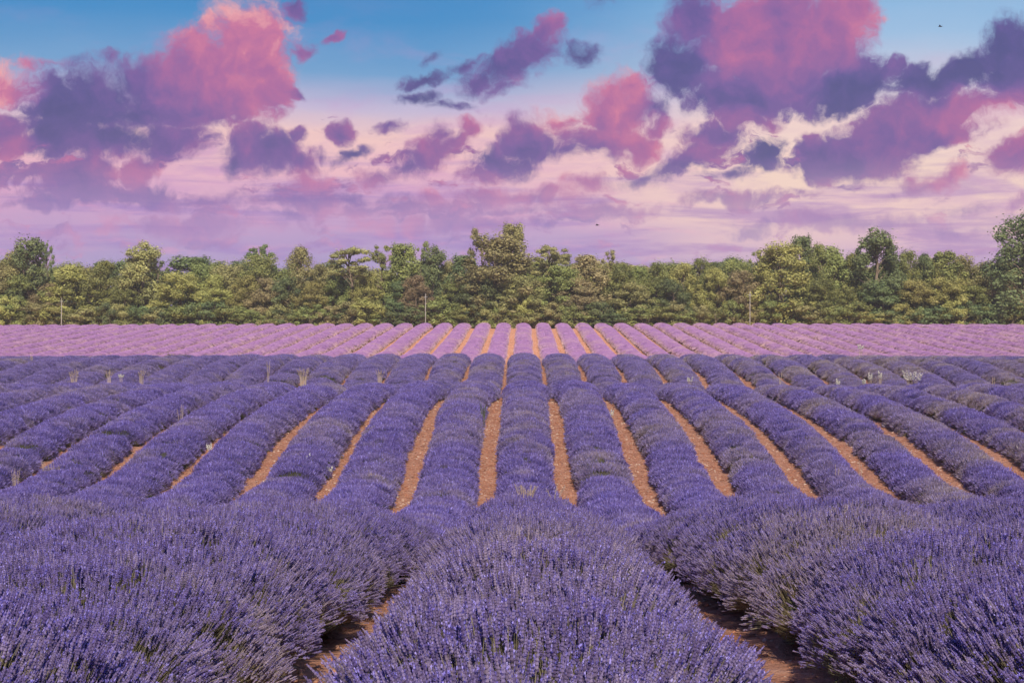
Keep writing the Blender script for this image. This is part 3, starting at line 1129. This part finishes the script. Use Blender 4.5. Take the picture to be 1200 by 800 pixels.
def clump_leaves(r, c, rad, n, size, flat=1.0):
    """n leaf-spray quads in a lumpy ball"""
    d = r.normal(0, 1, (n, 3))
    d /= np.linalg.norm(d, axis=1)[:, None]
    rr = rad * r.uniform(.25, 1.08, n) ** .6
    p = c + d * rr[:, None] * np.array([1, 1, flat])
    nn = d * 1.0 + r.normal(0, .42, (n, 3)) + np.array([0, 0, .18])
    nn /= np.linalg.norm(nn, axis=1)[:, None]
    a = np.cross(nn, r.normal(0, 1, (n, 3)))
    a /= np.linalg.norm(a, axis=1)[:, None] + 1e-9
    b = np.cross(nn, a)
    s = size * r.uniform(.55, 1.3, n)[:, None]
    k = r.uniform(.45, .8, n)[:, None]
    return p, a * s, b * s * k


def make_tree_mesh(kind, seed, mat):
    """returns (trunk mesh, crown mesh, natural height, natural half width)"""
    r = np.random.default_rng(seed)
    H = 8.0
    clumps = []          # centre, radius, flatness
    trunk_top = .8
    if kind == 'broad':
        for i in range(84):
            t = r.uniform(.04, 1)
            w = 2.3 * math.sin(math.pi * min(1, (t * .86 + .12))) ** .55 * (1.05 - .35 * t)
            a = r.uniform(0, 6.283)
            q = w * math.sqrt(r.uniform(.05, 1))
            clumps.append((np.array([q * math.cos(a), q * math.sin(a), H * t - .4]), r.uniform(.26, .60), r.uniform(.9, 1.35)))
    elif kind == 'tall':
        for i in range(74):
            t = r.uniform(.06, 1)
            w = 1.35 * (math.sin(math.pi * min(1, t * .80 + .16))) ** .6
            a = r.uniform(0, 6.283)
            q = w * math.sqrt(r.uniform(.05, 1))
            clumps.append((np.array([q * math.cos(a), q * math.sin(a), H * t - .4]), r.uniform(.22, .50), r.uniform(1.0, 1.5)))
    elif kind == 'airy':
        for i in range(52):
            t = .12 + .88 * r.uniform(0, 1) ** .8
            w = 1.9 * math.sin(math.pi * (t * .75 + .12)) ** .6
            a = r.uniform(0, 6.283)
            q = w * math.sqrt(r.uniform(.15, 1))
            clumps.append((np.array([q * math.cos(a), q * math.sin(a), H * t - .35]), r.uniform(.20, .42), .75))
    elif kind == 'pine':
        trunk_top = .92
        for i in range(46):
            t = r.uniform(.66, 1)
            w = 2.0 * math.sin(math.pi * min(1, (t - .60) / .42 * .72 + .22)) ** .7
            a = r.uniform(0, 6.283)
            q = w * math.sqrt(r.uniform(.05, 1))
            clumps.append((np.array([q * math.cos(a), q * math.sin(a), H * t - .3]), r.uniform(.28, .50), .5))
    elif kind == 'cone':
        for i in range(110):
            t = r.uniform(.0, 1) ** 1.15
            w = 2.9 * (1 - t) ** .75 + .25
            a = r.uniform(0, 6.283)
            q = w * math.sqrt(r.uniform(.1, 1))
            clumps.append((np.array([q * math.cos(a), q * math.sin(a), H * t - .2]), r.uniform(.26, .54), r.uniform(.9, 1.3)))
    else:                # shrub
        H = 3.0
        trunk_top = .5
        for i in range(20):
            t = r.uniform(.05, 1)
            w = 1.25 * math.cos(t * 1.25) ** .6
            a = r.uniform(0, 6.283)
            q = w * math.sqrt(r.uniform(.05, 1))
            clumps.append((np.array([q * math.cos(a), q * math.sin(a), .12 + (H - .5) * t]), r.uniform(.26, .46), .85))
    P, A, Bq, T = [], [], [], []
    for (c, rad, fl) in clumps:
        n = int(620 * rad ** 1.6) + 30
        p, a, b = clump_leaves(r, c, rad, n, .082 if kind != 'shrub' else .072, fl)
        tone = np.clip(r.uniform(.1, .8) + r.normal(0, .16, n), 0, 1)
        P.append(p)
        A.append(a)
        Bq.append(b)
        T.append(tone)
        # loose sprigs standing out of the clump, so the outline frays
        n2 = max(6, n // 7)
        p, a, b = clump_leaves(r, c + np.array([0, 0, rad * .2]), rad * 1.5, n2, .070, fl)
        P.append(p)
        A.append(a)
        Bq.append(b)
        T.append(np.clip(r.uniform(.3, .9, n2), 0, 1))
    P, A, Bq, T = np.concatenate(P), np.concatenate(A), np.concatenate(Bq), np.concatenate(T)
    ok = P[:, 2] > .03
    P, A, Bq, T = P[ok], A[ok], Bq[ok], T[ok]
    v = np.stack([P - A, P - Bq * .9 + A * .1, P + A, P + Bq * .9 + A * .1], 1).reshape(-1, 3)
    f = np.arange(len(P) * 4).reshape(-1, 4)
    crown = mesh_np('crown', v, f, [mat])
    attr(crown, 'tone', np.repeat(T, 4))
    B = Builder()
    top = H * trunk_top
    bend = r.normal(0, .12, (6, 2)).cumsum(0)
    pts = [np.array([bend[i, 0] * (i > 0), bend[i, 1] * (i > 0), -.4 + (top + .4) * i / 5]) for i in range(6)]
    r0 = .15 if kind not in ('shrub',) else .05
    B.tube(pts, [r0 * (1.25 - .2 * i) for i in range(6)], 7, 0, .5)
    Bb = Builder()
    for (c, rad, fl) in clumps[::2]:
        zt = max(.25 * H if kind != 'shrub' else .1, c[2] - r.uniform(.5, 1.4))
        zt = min(zt, top * .95)
        i = min(4, int((zt + .4) / (top + .4) * 5))
        fr = (zt + .4) / (top + .4) * 5 - i
        b0 = pts[i] * (1 - fr) + pts[i + 1] * fr
        md = (b0 + c) / 2 + np.array([0, 0, .12]) + r.normal(0, .08, 3)
        Bb.tube([b0, md, c], [r0 * .38, r0 * .24, r0 * .10], 5, 0, .5)
    trunk = (B.mesh('trunk', [M_BARK], True), Bb.mesh('branches', [M_BARK], True))
    w = np.percentile(np.abs(P[:, 0]), 96)
    return trunk, crown, float(P[:, 2].max()), float(w)


_tree_cache = {}


def tree_meshes(kind, var, leafm):
    key = (kind, var, leafm)
    if key not in _tree_cache:
        _tree_cache[key] = make_tree_mesh(kind, 1000 + var * 37 + len(kind) * 101 + ord(kind[0]), LEAFM[leafm])
    return _tree_cache[key]


def place(px, Z):
    return (px - VPX) / F * Z


def tree(px, top, half, kind, leafm, var, Z, label, group, name='tree', cat='tree', spin=None):
    """px, top: where the crown stands and ends in the photograph; half: half width in pixels; Z: metres ahead"""
    trunk, crown, h0, w0 = tree_meshes(kind, var, leafm)
    x = place(px, Z)
    gz = float(ground(x, Z))
    h = (CAMZ + (400 - top) / F * Z) - gz
    e = obj(name, None, label=label, cat=cat, group=group)
    e.location = (x, Z, gz - .03)
    w = half * 1.16 / F * Z
    e.scale = (w / w0, w / w0 * .9, h / h0)
    e.rotation_euler = (0, 0, spin if spin is not None else random.uniform(0, 6.283))
    obj('branches', trunk[1], obj('trunk', trunk[0], e), kind='stuff')
    obj('crown', crown, e)
    return e


WOOD = 'trees along the edge of the wood'
TREES = [
    # px, top, half, kind, leaf, depth, own label
    (2, 302, 24, 'broad', 'olive', 174, None),
    (36, 272, 24, 'tall', 'dark', 173, 'tall dark tree with a lumpy top rising behind a wide pale cone-shaped tree'),
    (20, 284, 16, 'tall', 'olive', 174, None), (54, 282, 9, 'airy', 'dark', 174, None),
    (26, 318, 26, 'broad', 'green', 172, None),
    (80, 306, 44, 'cone', 'yellow', 174, 'wide pale cone-shaped tree with branches sweeping to the ground behind a pale post'),
    (52, 328, 20, 'broad', 'brown', 172.5, None),
    (121, 301, 25, 'broad', 'green', 175, None),
    (166, 279, 22, 'tall', 'olive', 173, 'tall narrow olive tree with a bare grey stem showing through its crown'),
    (146, 318, 18, 'broad', 'green', 172, None),
    (192, 302, 18, 'airy', 'dark', 178, None),
    (212, 312, 26, 'broad', 'yellow', 172, None),
    (233, 302, 22, 'broad', 'green', 176, None),
    (250, 318, 22, 'broad', 'yellow', 172, None),
    (268, 302, 24, 'broad', 'olive', 176, None),
    (288, 318, 20, 'broad', 'yellow', 173, None),
    (305, 284, 14, 'pine', 'dark', 182, 'dark pine top showing just above a round olive tree'),
    (307, 289, 24, 'broad', 'green', 175, None),
    (316, 322, 22, 'broad', 'brown', 172, None),
    (350, 284, 25, 'broad', 'olive', 174, 'tall pale olive tree with thin upright twigs along its top'),
    (336, 318, 20, 'broad', 'dark', 171.8, None),
    (378, 304, 20, 'broad', 'olive', 176, None),
    (366, 328, 22, 'broad', 'yellow', 172, None),
    (412, 287, 22, 'pine', 'olive', 172.5, 'umbrella pine with a flat olive crown on a long bare trunk'),
    (396, 316, 20, 'broad', 'green', 175, None),
    (430, 316, 22, 'broad', 'yellow', 174, None),
    (450, 286, 17, 'airy', 'green', 175, None),
    (473, 282, 18, 'tall', 'green', 174, None),
    (491, 281, 13, 'airy', 'green', 176, None),
    (507, 284, 16, 'tall', 'dark', 174, 'dark upright tree with a pointed crown, left of the largest tree'),
    (487, 318, 17, 'broad', 'brown', 171.6, None),
    (470, 326, 24, 'broad', 'dark', 172, None),
    (528, 298, 18, 'broad', 'olive', 176, None),
    (545, 296, 18, 'tall', 'dark', 174, None),
    (530, 328, 22, 'broad', 'green', 172, None),
    (582, 264, 36, 'broad', 'olive', 173, 'largest tree in the wood edge, broad olive crown above its neighbours'),
    (601, 258, 17, 'tall', 'olive', 174, 'slender pointed olive treetop, highest point beside the largest tree'),
    (566, 266, 16, 'airy', 'olive', 174.5, None),
    (560, 316, 22, 'broad', 'dark', 171.5, None),
    (610, 318, 26, 'broad', 'olive', 171.8, None),
    (645, 285, 22, 'pine', 'olive', 175, 'olive pine with a tufted tip, right of the largest tree'),
    (656, 303, 26, 'broad', 'green', 173, None),
    (690, 296, 20, 'tall', 'brown', 174, None),
    (710, 292, 13, 'airy', 'olive', 175, None),
    (676, 322, 22, 'broad', 'brown', 172, None),
    (728, 302, 21, 'broad', 'green', 174, None),
    (748, 308, 20, 'broad', 'green', 175, None),
    (740, 326, 22, 'broad', 'olive', 172, None),
    (772, 302, 21, 'broad', 'green', 174, None),
    (784, 324, 22, 'broad', 'dark', 172, None),
    (800, 302, 18, 'broad', 'yellow', 174, None),
    (822, 297, 20, 'broad', 'green', 176, None),
    (838, 310, 20, 'broad', 'yellow', 173, None),
    (863, 296, 20, 'broad', 'green', 175, None),
    (868, 312, 24, 'broad', 'brown', 172.4, 'brownish tree standing right behind a thin grey post'),
    (886, 292, 12, 'airy', 'green', 177, None),
    (914, 275, 32, 'broad', 'yellow', 172.6, 'large bright yellow-green tree with a pale bare lower trunk'),
    (938, 273, 15, 'tall', 'dark', 176, 'dark treetop peering over the large bright yellow-green tree'),
    (958, 281, 22, 'broad', 'green', 175, None),
    (978, 284, 20, 'tall', 'green', 175, None),
    (962, 322, 24, 'broad', 'green', 172.4, None),
    (1000, 292, 18, 'broad', 'green', 174, None),
    (1028, 263, 23, 'tall', 'dark', 172.5, 'tall dark tree with a knobbly narrow crown standing clear of its neighbours'),
    (1012, 284, 10, 'airy', 'dark', 174.5, None),
    (1044, 290, 14, 'tall', 'dark', 174, None),
    (1034, 322, 24, 'broad', 'dark', 172, None),
    (1063, 287, 20, 'broad', 'green', 175, None),
    (1084, 293, 18, 'broad', 'dark', 174, None),
    (1072, 322, 22, 'broad', 'yellow', 172, None),
    (1108, 292, 20, 'tall', 'green', 174, None),
    (1126, 295, 16, 'tall', 'olive', 175, None),
    (1112, 318, 24, 'broad', 'yellow', 172.4, None),
    (1150, 302, 22, 'broad', 'olive', 175, None),
    (1164, 304, 20, 'broad', 'yellow', 174, None),
    (1140, 330, 22, 'broad', 'green', 172, None),
    (1202, 240, 38, 'broad', 'dark', 171, 'tallest dark tree at the wood edge, its gappy crown towering over the rest'),
    (1222, 280, 24, 'broad', 'green', 173, None),
    (1176, 322, 20, 'broad', 'brown', 171.6, None),
    (-16, 312, 24, 'broad', 'green', 173, None), (-36, 300, 24, 'broad', 'yellow', 174, None), (-62, 306, 24, 'broad', 'green', 173, None),
    (1246, 300, 24, 'broad', 'yellow', 174, None), (1272, 306, 24, 'broad', 'olive', 173, None),
]
LANDMARK = [(-400, 'end of the wood'), (80, 'pale cone-shaped tree'), (166, 'bare-stemmed narrow tree'), (350, 'twiggy-topped olive tree'), (412, 'umbrella pine'), (582, 'largest tree'),
            (645, 'tufted pine'), (914, 'bright yellow-green tree'), (1028, 'knobbly dark tree'), (1202, 'tallest tree'), (1700, 'end of the wood')]
_seen = {}


def between(px, what):
    i = max(j for j in range(len(LANDMARK)) if LANDMARK[j][0] <= px)
    a, b = LANDMARK[i], LANDMARK[i + 1]
    if i == 0:
        a, b = b, a
    _seen[(i, what)] = _seen.get((i, what), 0) + 1
    return '%s %s from the %s towards the %s' % (ordinal(_seen[(i, what)]), what, a[1], b[1])


SHAPE = {'broad': 'round', 'tall': 'narrow', 'airy': 'thin open'}
HUE = {'green': 'green', 'dark': 'dark', 'yellow': 'yellow-green', 'olive': 'olive', 'brown': 'brownish'}
for i, (px, top, half, kind, lf, Z, lab) in sorted(enumerate(TREES), key=lambda q: q[1][0] if q[1][0] >= 80 else 200 - q[1][0]):
    tree(px, top, half, kind, lf, i % 3, Z, lab or between(px, '%s %s tree' % (SHAPE[kind], HUE[lf])), WOOD)
# a second rank deeper in the wood closes the gaps between the front trees
rr = random.Random(5)
for i, px in enumerate(range(-70, 1290, 19)):
    kind = rr.choice(['broad', 'broad', 'tall'])
    lf = rr.choice(['green', 'green', 'dark', 'olive', 'yellow'])
    tree(px + rr.uniform(-8, 8), rr.uniform(297, 314), rr.uniform(24, 32), kind, lf, i % 3, rr.uniform(180, 192),
         'tree deeper in the wood, seen only between and above the front trees', 'trees deeper in the wood')
# undergrowth along the foot of the wood
SHRUBS = [(425, 348, 16, 'yellow'), (446, 356, 14, 'yellow'), (618, 346, 12, 'yellow'), (408, 352, 16, 'olive'), (635, 354, 12, 'olive'), (8, 344, 14, 'yellow'), (1118, 350, 16, 'yellow'),
          (388, 356, 14, 'brown'), (1196, 352, 16, 'green'), (745, 362, 10, 'brown'), (757, 366, 7, 'green')]
for i, px in enumerate(range(-60, 1280, 17)):
    SHRUBS.append((px + rr.uniform(-7, 7), rr.uniform(350, 366), rr.uniform(11, 19), rr.choice(['dark', 'green', 'dark', 'olive', 'yellow', 'green'])))
for i, (px, top, half, lf) in enumerate(sorted(SHRUBS, key=lambda q: q[0] if q[0] >= 80 else 200 - q[0])):
    lab = 'small bright yellow bush under the largest tree' if px == 618 else between(px, 'low %s bush' % HUE[lf])
    tree(px, top, half, 'shrub', lf, i % 3, 169.7 + (i * 37 % 10) * .11, lab, 'bushes at the foot of the wood', 'bush', 'bush')


# ------------------------------------------------------------------ posts at the field edge
M_POST = bark_material('weathered_post', (.26, .24, .22), (.40, .37, .34))
M_WIRE, _, _b = material('galvanised', (.35, .35, .36), .5, .5)
for (px, top, lab) in ((71, 351, 'pale grey post in front of the wide cone-shaped tree'), (498.5, 346, 'pale grey post left of the dark pointed tree'),
                       (878.5, 344, 'thin grey post in front of the brownish tree')):
    Z = 167.3
    x = place(px, Z)
    gz = float(ground(x, Z))
    h = CAMZ + (400 - top) / F * Z - gz
    e = obj('post', None, label=lab, cat='post', group='posts at the field edge')
    e.location = (x, Z, gz)
    B = Builder()
    B.tube([(0, 0, -.3), (.01, 0, h * .5), (.02, .01, h)], [.045, .042, .038], 9, 0)
    obj('shaft', B.mesh('shaft', [M_POST], True), e)
    B = Builder()
    B.tube([(-.16, 0, h - .18), (.19, .01, h - .18)], [.02, .02], 6, 0)
    obj('crosspiece', B.mesh('crosspiece', [M_WIRE], True), e)


# ------------------------------------------------------------------ dry weeds standing in the rows
M_WHITE = plant_material('dry_white_plume', (.92, .90, .82), (.92, .90, .82), .25)
M_STRAW = plant_material('dry_straw', (.66, .53, .40), (.66, .53, .40), .3)
M_WGREEN = plant_material('weed_green', (.20, .24, .09), (.20, .24, .09), .35)


def weed(px, base_y, Z, hpx, wpx, kind, label):
    """kind: plume (dense white seed heads), stalk (thin branching), tuft (bushy straw), green"""
    r = random.Random(int(px * 7 + Z))
    x = place(px, Z)
    gz = CAMZ - (base_y - 400) / F * Z
    low = float(ground(x, Z))
    h = hpx / F * Z
    w = max(.10, wpx / F * Z * .5)
    px_m = Z / F
    e = obj('dry_weed' if kind != 'green' else 'green_weed', None, label=label, cat='weed', group='weeds standing in the lavender')
    e.location = (x, Z, low)
    foot = max(gz - low, .05)
    st, hd = Builder(), Builder()
    n = {'plume': max(3, int(wpx / 3.0)), 'stalk': 2 + int(wpx > 8), 'tuft': max(6, int(wpx / 1.3)), 'green': 10}[kind]
    thick = max(.0035, px_m * {'plume': .26, 'stalk': .34, 'tuft': .26, 'green': .25}[kind])
    for i in range(n):
        a = r.uniform(0, 6.283)
        sp = (i + .5) / n * 2 - 1
        tip = np.array([sp * w + r.gauss(0, w * .12), r.uniform(-.5, .5) * w, foot + h * r.uniform(.62, 1.0)])
        b0 = np.array([sp * w * .15, r.gauss(0, .02), -.05])
        md = np.array([sp * w * .55, tip[1] * .5, foot + h * .25])
        st.tube([b0, md, tip], [thick * 1.1, thick, thick * .55], 4, 0, r.uniform(.3, .8))
        kn = {'plume': 60, 'stalk': 12, 'tuft': 14, 'green': 14}[kind]
        for j in range(kn):
            t = r.uniform(.15 if kind == 'plume' else .4, 1.05)
            c = md + (tip - md) * t
            rad = (w * .22 + px_m * .6) * (1.1 - .6 * t)
            o = np.array([r.gauss(0, 1), r.gauss(0, 1), abs(r.gauss(0, .7))])
            o /= np.linalg.norm(o)
            c2 = c + o * rad * r.uniform(.2, 1)
            if kind == 'stalk' and j % 4 == 0:
                st.tube([c, c2 + o * rad * .8], [thick * .6, thick * .4], 3, 0, .5)
                c2 = c2 + o * rad * .8
            s = px_m * {'plume': .75, 'stalk': .5, 'tuft': .55, 'green': .6}[kind] * r.uniform(.6, 1.25)
            d, e1, e2 = basis([r.gauss(0, 1), r.gauss(0, 1), r.gauss(0, 1)])
            hd.poly([c2 - e1 * s, c2 - e2 * s * .6, c2 + e1 * s, c2 + e2 * s * .6], 0, r.random())
            hd.poly([c2 - d * s, c2 - e2 * s * .6, c2 + d * s, c2 + e2 * s * .6], 0, r.random())
    m = {'plume': M_WHITE, 'stalk': M_STRAW, 'tuft': M_STRAW, 'green': M_WGREEN}[kind]
    obj('stem', st.mesh('stem', [M_STRAW if kind != 'green' else M_WGREEN]), e)
    obj('seed_head', hd.mesh('seed_head', [m]), e)


WEEDS = [
    (1068, 451, 66.5, 17, 24, 'plume', 'broad bushy white dried weed, the widest of the white plumes'),
    (1019, 450, 66.5, 16, 7, 'plume', 'tall white plume of dried weed beside the broad bushy one'),
    (1031, 448, 67, 14, 5, 'plume', 'slim white plume standing close to the broad bushy dried weed'),
    (1012, 452, 66, 8, 6, 'plume', 'low white tuft leaning at the foot of the tall white plume'),
    (981, 456, 65.5, 12, 6, 'plume', 'small white plume on a row crest, furthest from the broad bushy one'),
    (973, 456, 65.5, 5, 4, 'plume', 'tiny white tuft beside a small white plume'),
    (1008, 412, 96, 9, 9, 'plume', 'white dried weed on the far crest against the rosy rows'),
    (1163, 452, 66, 13, 7, 'stalk', 'thin straw seed stalk on the crest of a shaded row'),
    (914, 448, 66, 14, 3, 'stalk', 'single thin pale stalk among the shaded rows'),
    (86, 449, 69, 17, 14, 'tuft', 'pale feathery straw weed, largest on its crest'),
    (127, 447, 70, 14, 9, 'tuft', 'upright straw-coloured weed near the largest feathery one'),
    (36, 426, 90, 12, 4, 'stalk', 'thin straw stalk on the shaded far crest'),
    (141, 444, 72, 6, 8, 'plume', 'little white flower tuft low between two shaded rows'),
    (165, 444, 72, 10, 9, 'tuft', 'short straw weed in a dip between crests'),
    (199, 422, 92, 8, 14, 'tuft', 'wide low straw weed along the far crest'),
    (314, 444, 70, 22, 4, 'stalk', 'tall thin straw stalk in the dip between crests'),
    (355, 446, 70, 16, 16, 'tuft', 'broad brownish straw weed in the dip between crests'),
    (354, 462, 62, 7, 4, 'plume', 'tiny white weed on the crest below a brownish straw weed'),
    (445, 445, 72, 12, 10, 'tuft', 'straw weed at the foot of a furrow in the dip'),
    (211, 500, 50, 26, 10, 'stalk', 'bent branching pale stalk arching from a row flank'),
    (245, 532, 45, 14, 6, 'plume', 'small white weed rooted at the edge of a red furrow'),
    (60, 566, 42, 25, 30, 'tuft', 'wide fluffy pale weed, a rounded head above a shaded row'),
    (17, 588, 41, 28, 11, 'tuft', 'upright straw weed close to the wide fluffy one'),
    (258, 582, 41, 26, 20, 'stalk', 'branching weed with small white heads on a row flank'),
    (360, 560, 43, 26, 8, 'plume', 'thin white-headed weed standing high on a shaded row'),
    (386, 556, 43, 10, 5, 'plume', 'small white tuft right of a thin white-headed weed'),
    (340, 568, 42, 12, 10, 'tuft', 'low pale straw weed beside a thin white-headed weed'),
    (436, 598, 40, 36, 14, 'stalk', 'large branching grey stalk standing before a blue row'),
    (545, 478, 58, 20, 10, 'tuft', 'straw tuft on top of a row near the main furrow'),
    (566, 506, 51, 26, 6, 'green', 'green leafy weed at the edge of the main furrow'),
    (620, 534, 46, 12, 3, 'stalk', 'short straw stalk on the row straight ahead'),
    (757, 476, 58, 12, 6, 'stalk', 'small pale stalk on a shaded row crest'),
    (716, 494, 53, 10, 6, 'plume', 'white weed at the edge of a wide red furrow'),
    (808, 450, 72, 9, 8, 'plume', 'whitish weed in the dip between the shaded crests'),
    (905, 562, 43, 16, 6, 'plume', 'thin white-flecked weed low on a row flank'),
    (980, 590, 41, 44, 6, 'stalk', 'long thin straw stalk leaning left above the near rise'),
    (1008, 586, 41, 36, 6, 'stalk', 'long thin straw stalk leaning right above the near rise'),
    (1195, 545, 45, 16, 10, 'plume', 'white-flowered weed at the end of a row'),
    (616, 590, 13.2, 24, 26, 'tuft', 'pale dry seed heads poking above the central near row'),
    (650, 588, 13.4, 26, 16, 'stalk', 'thin dry sprigs poking above the central near row'),
]
for wd in WEEDS:
    weed(*wd)


# ------------------------------------------------------------------ birds
M_BIRD, _, _b = material('bird_plumage', (.03, .028, .03), .7, .2)
for (px, py, Z, span, lab) in ((1101, 32, 110, .42, 'small dark bird gliding high against the pale blue gap'), (700, 264, 110, .34, 'small dark bird flying low over the wood')):
    x = place(px, Z)
    e = obj('bird', None, label=lab, cat='bird', group='birds in the sky')
    e.location = (x, Z, CAMZ + (400 - py) / F * Z)
    e.rotation_euler = (0, R(12), R(60))
    B = Builder()
    B.tube([(0, -.13, 0), (0, -.09, .008), (0, -.02, .012), (0, .06, .006), (0, .11, .012), (0, .135, .010)], [.006, .022, .035, .03, .022, .006], 8, 0)
    B.poly([(-.012, -.10, 0), (.012, -.10, 0), (.03, -.19, .004), (-.03, -.19, .004)], 0)
    obj('body', B.mesh('body', [M_BIRD], True), e)
    for s in (-1, 1):
        B = Builder()
        h = span / 2
        for (z0) in (.012, .018):
            B.poly([(s * .02, -.05, z0), (s * .02, .05, z0), (s * h * .5, .06, z0 + .05), (s * h * .5, -.03, z0 + .05)], 0)
            B.poly([(s * h * .5, -.03, z0 + .05), (s * h * .5, .06, z0 + .05), (s * h, .0, z0 + .02), (s * h * .8, -.04, z0 + .03)], 0)
        obj('wing', B.mesh('wing', [M_BIRD]), e)


# ------------------------------------------------------------------ the air over the field
def build_haze():
    m = bpy.data.materials.new('thin_haze')
    m.use_nodes = True
    t = m.node_tree
    t.nodes.clear()
    g = NT(t)
    out = g.n('ShaderNodeOutputMaterial')
    pv = g.n('ShaderNodeVolumePrincipled')
    pv.inputs['Color'].default_value = (.93, .90, .95, 1)
    pv.inputs['Density'].default_value = HAZE
    pv.inputs['Anisotropy'].default_value = 0.0
    g.put(out.inputs['Volume'], pv.outputs[0])
    x, y0, y1, z0, z1 = 5200, -260, 6200, -75, 26
    v = np.array([(sx * x, yy, zz) for zz in (z0, z1) for yy in (y0, y1) for sx in (-1, 1)], float)
    f = np.array([(0, 2, 3, 1), (4, 5, 7, 6), (0, 1, 5, 4), (2, 6, 7, 3), (0, 4, 6, 2), (1, 3, 7, 5)])
    obj('haze', mesh_np('haze', v, f, [m]), kind='stuff', label='thin pale haze over the field')


HAZE = 0.00042
build_haze()
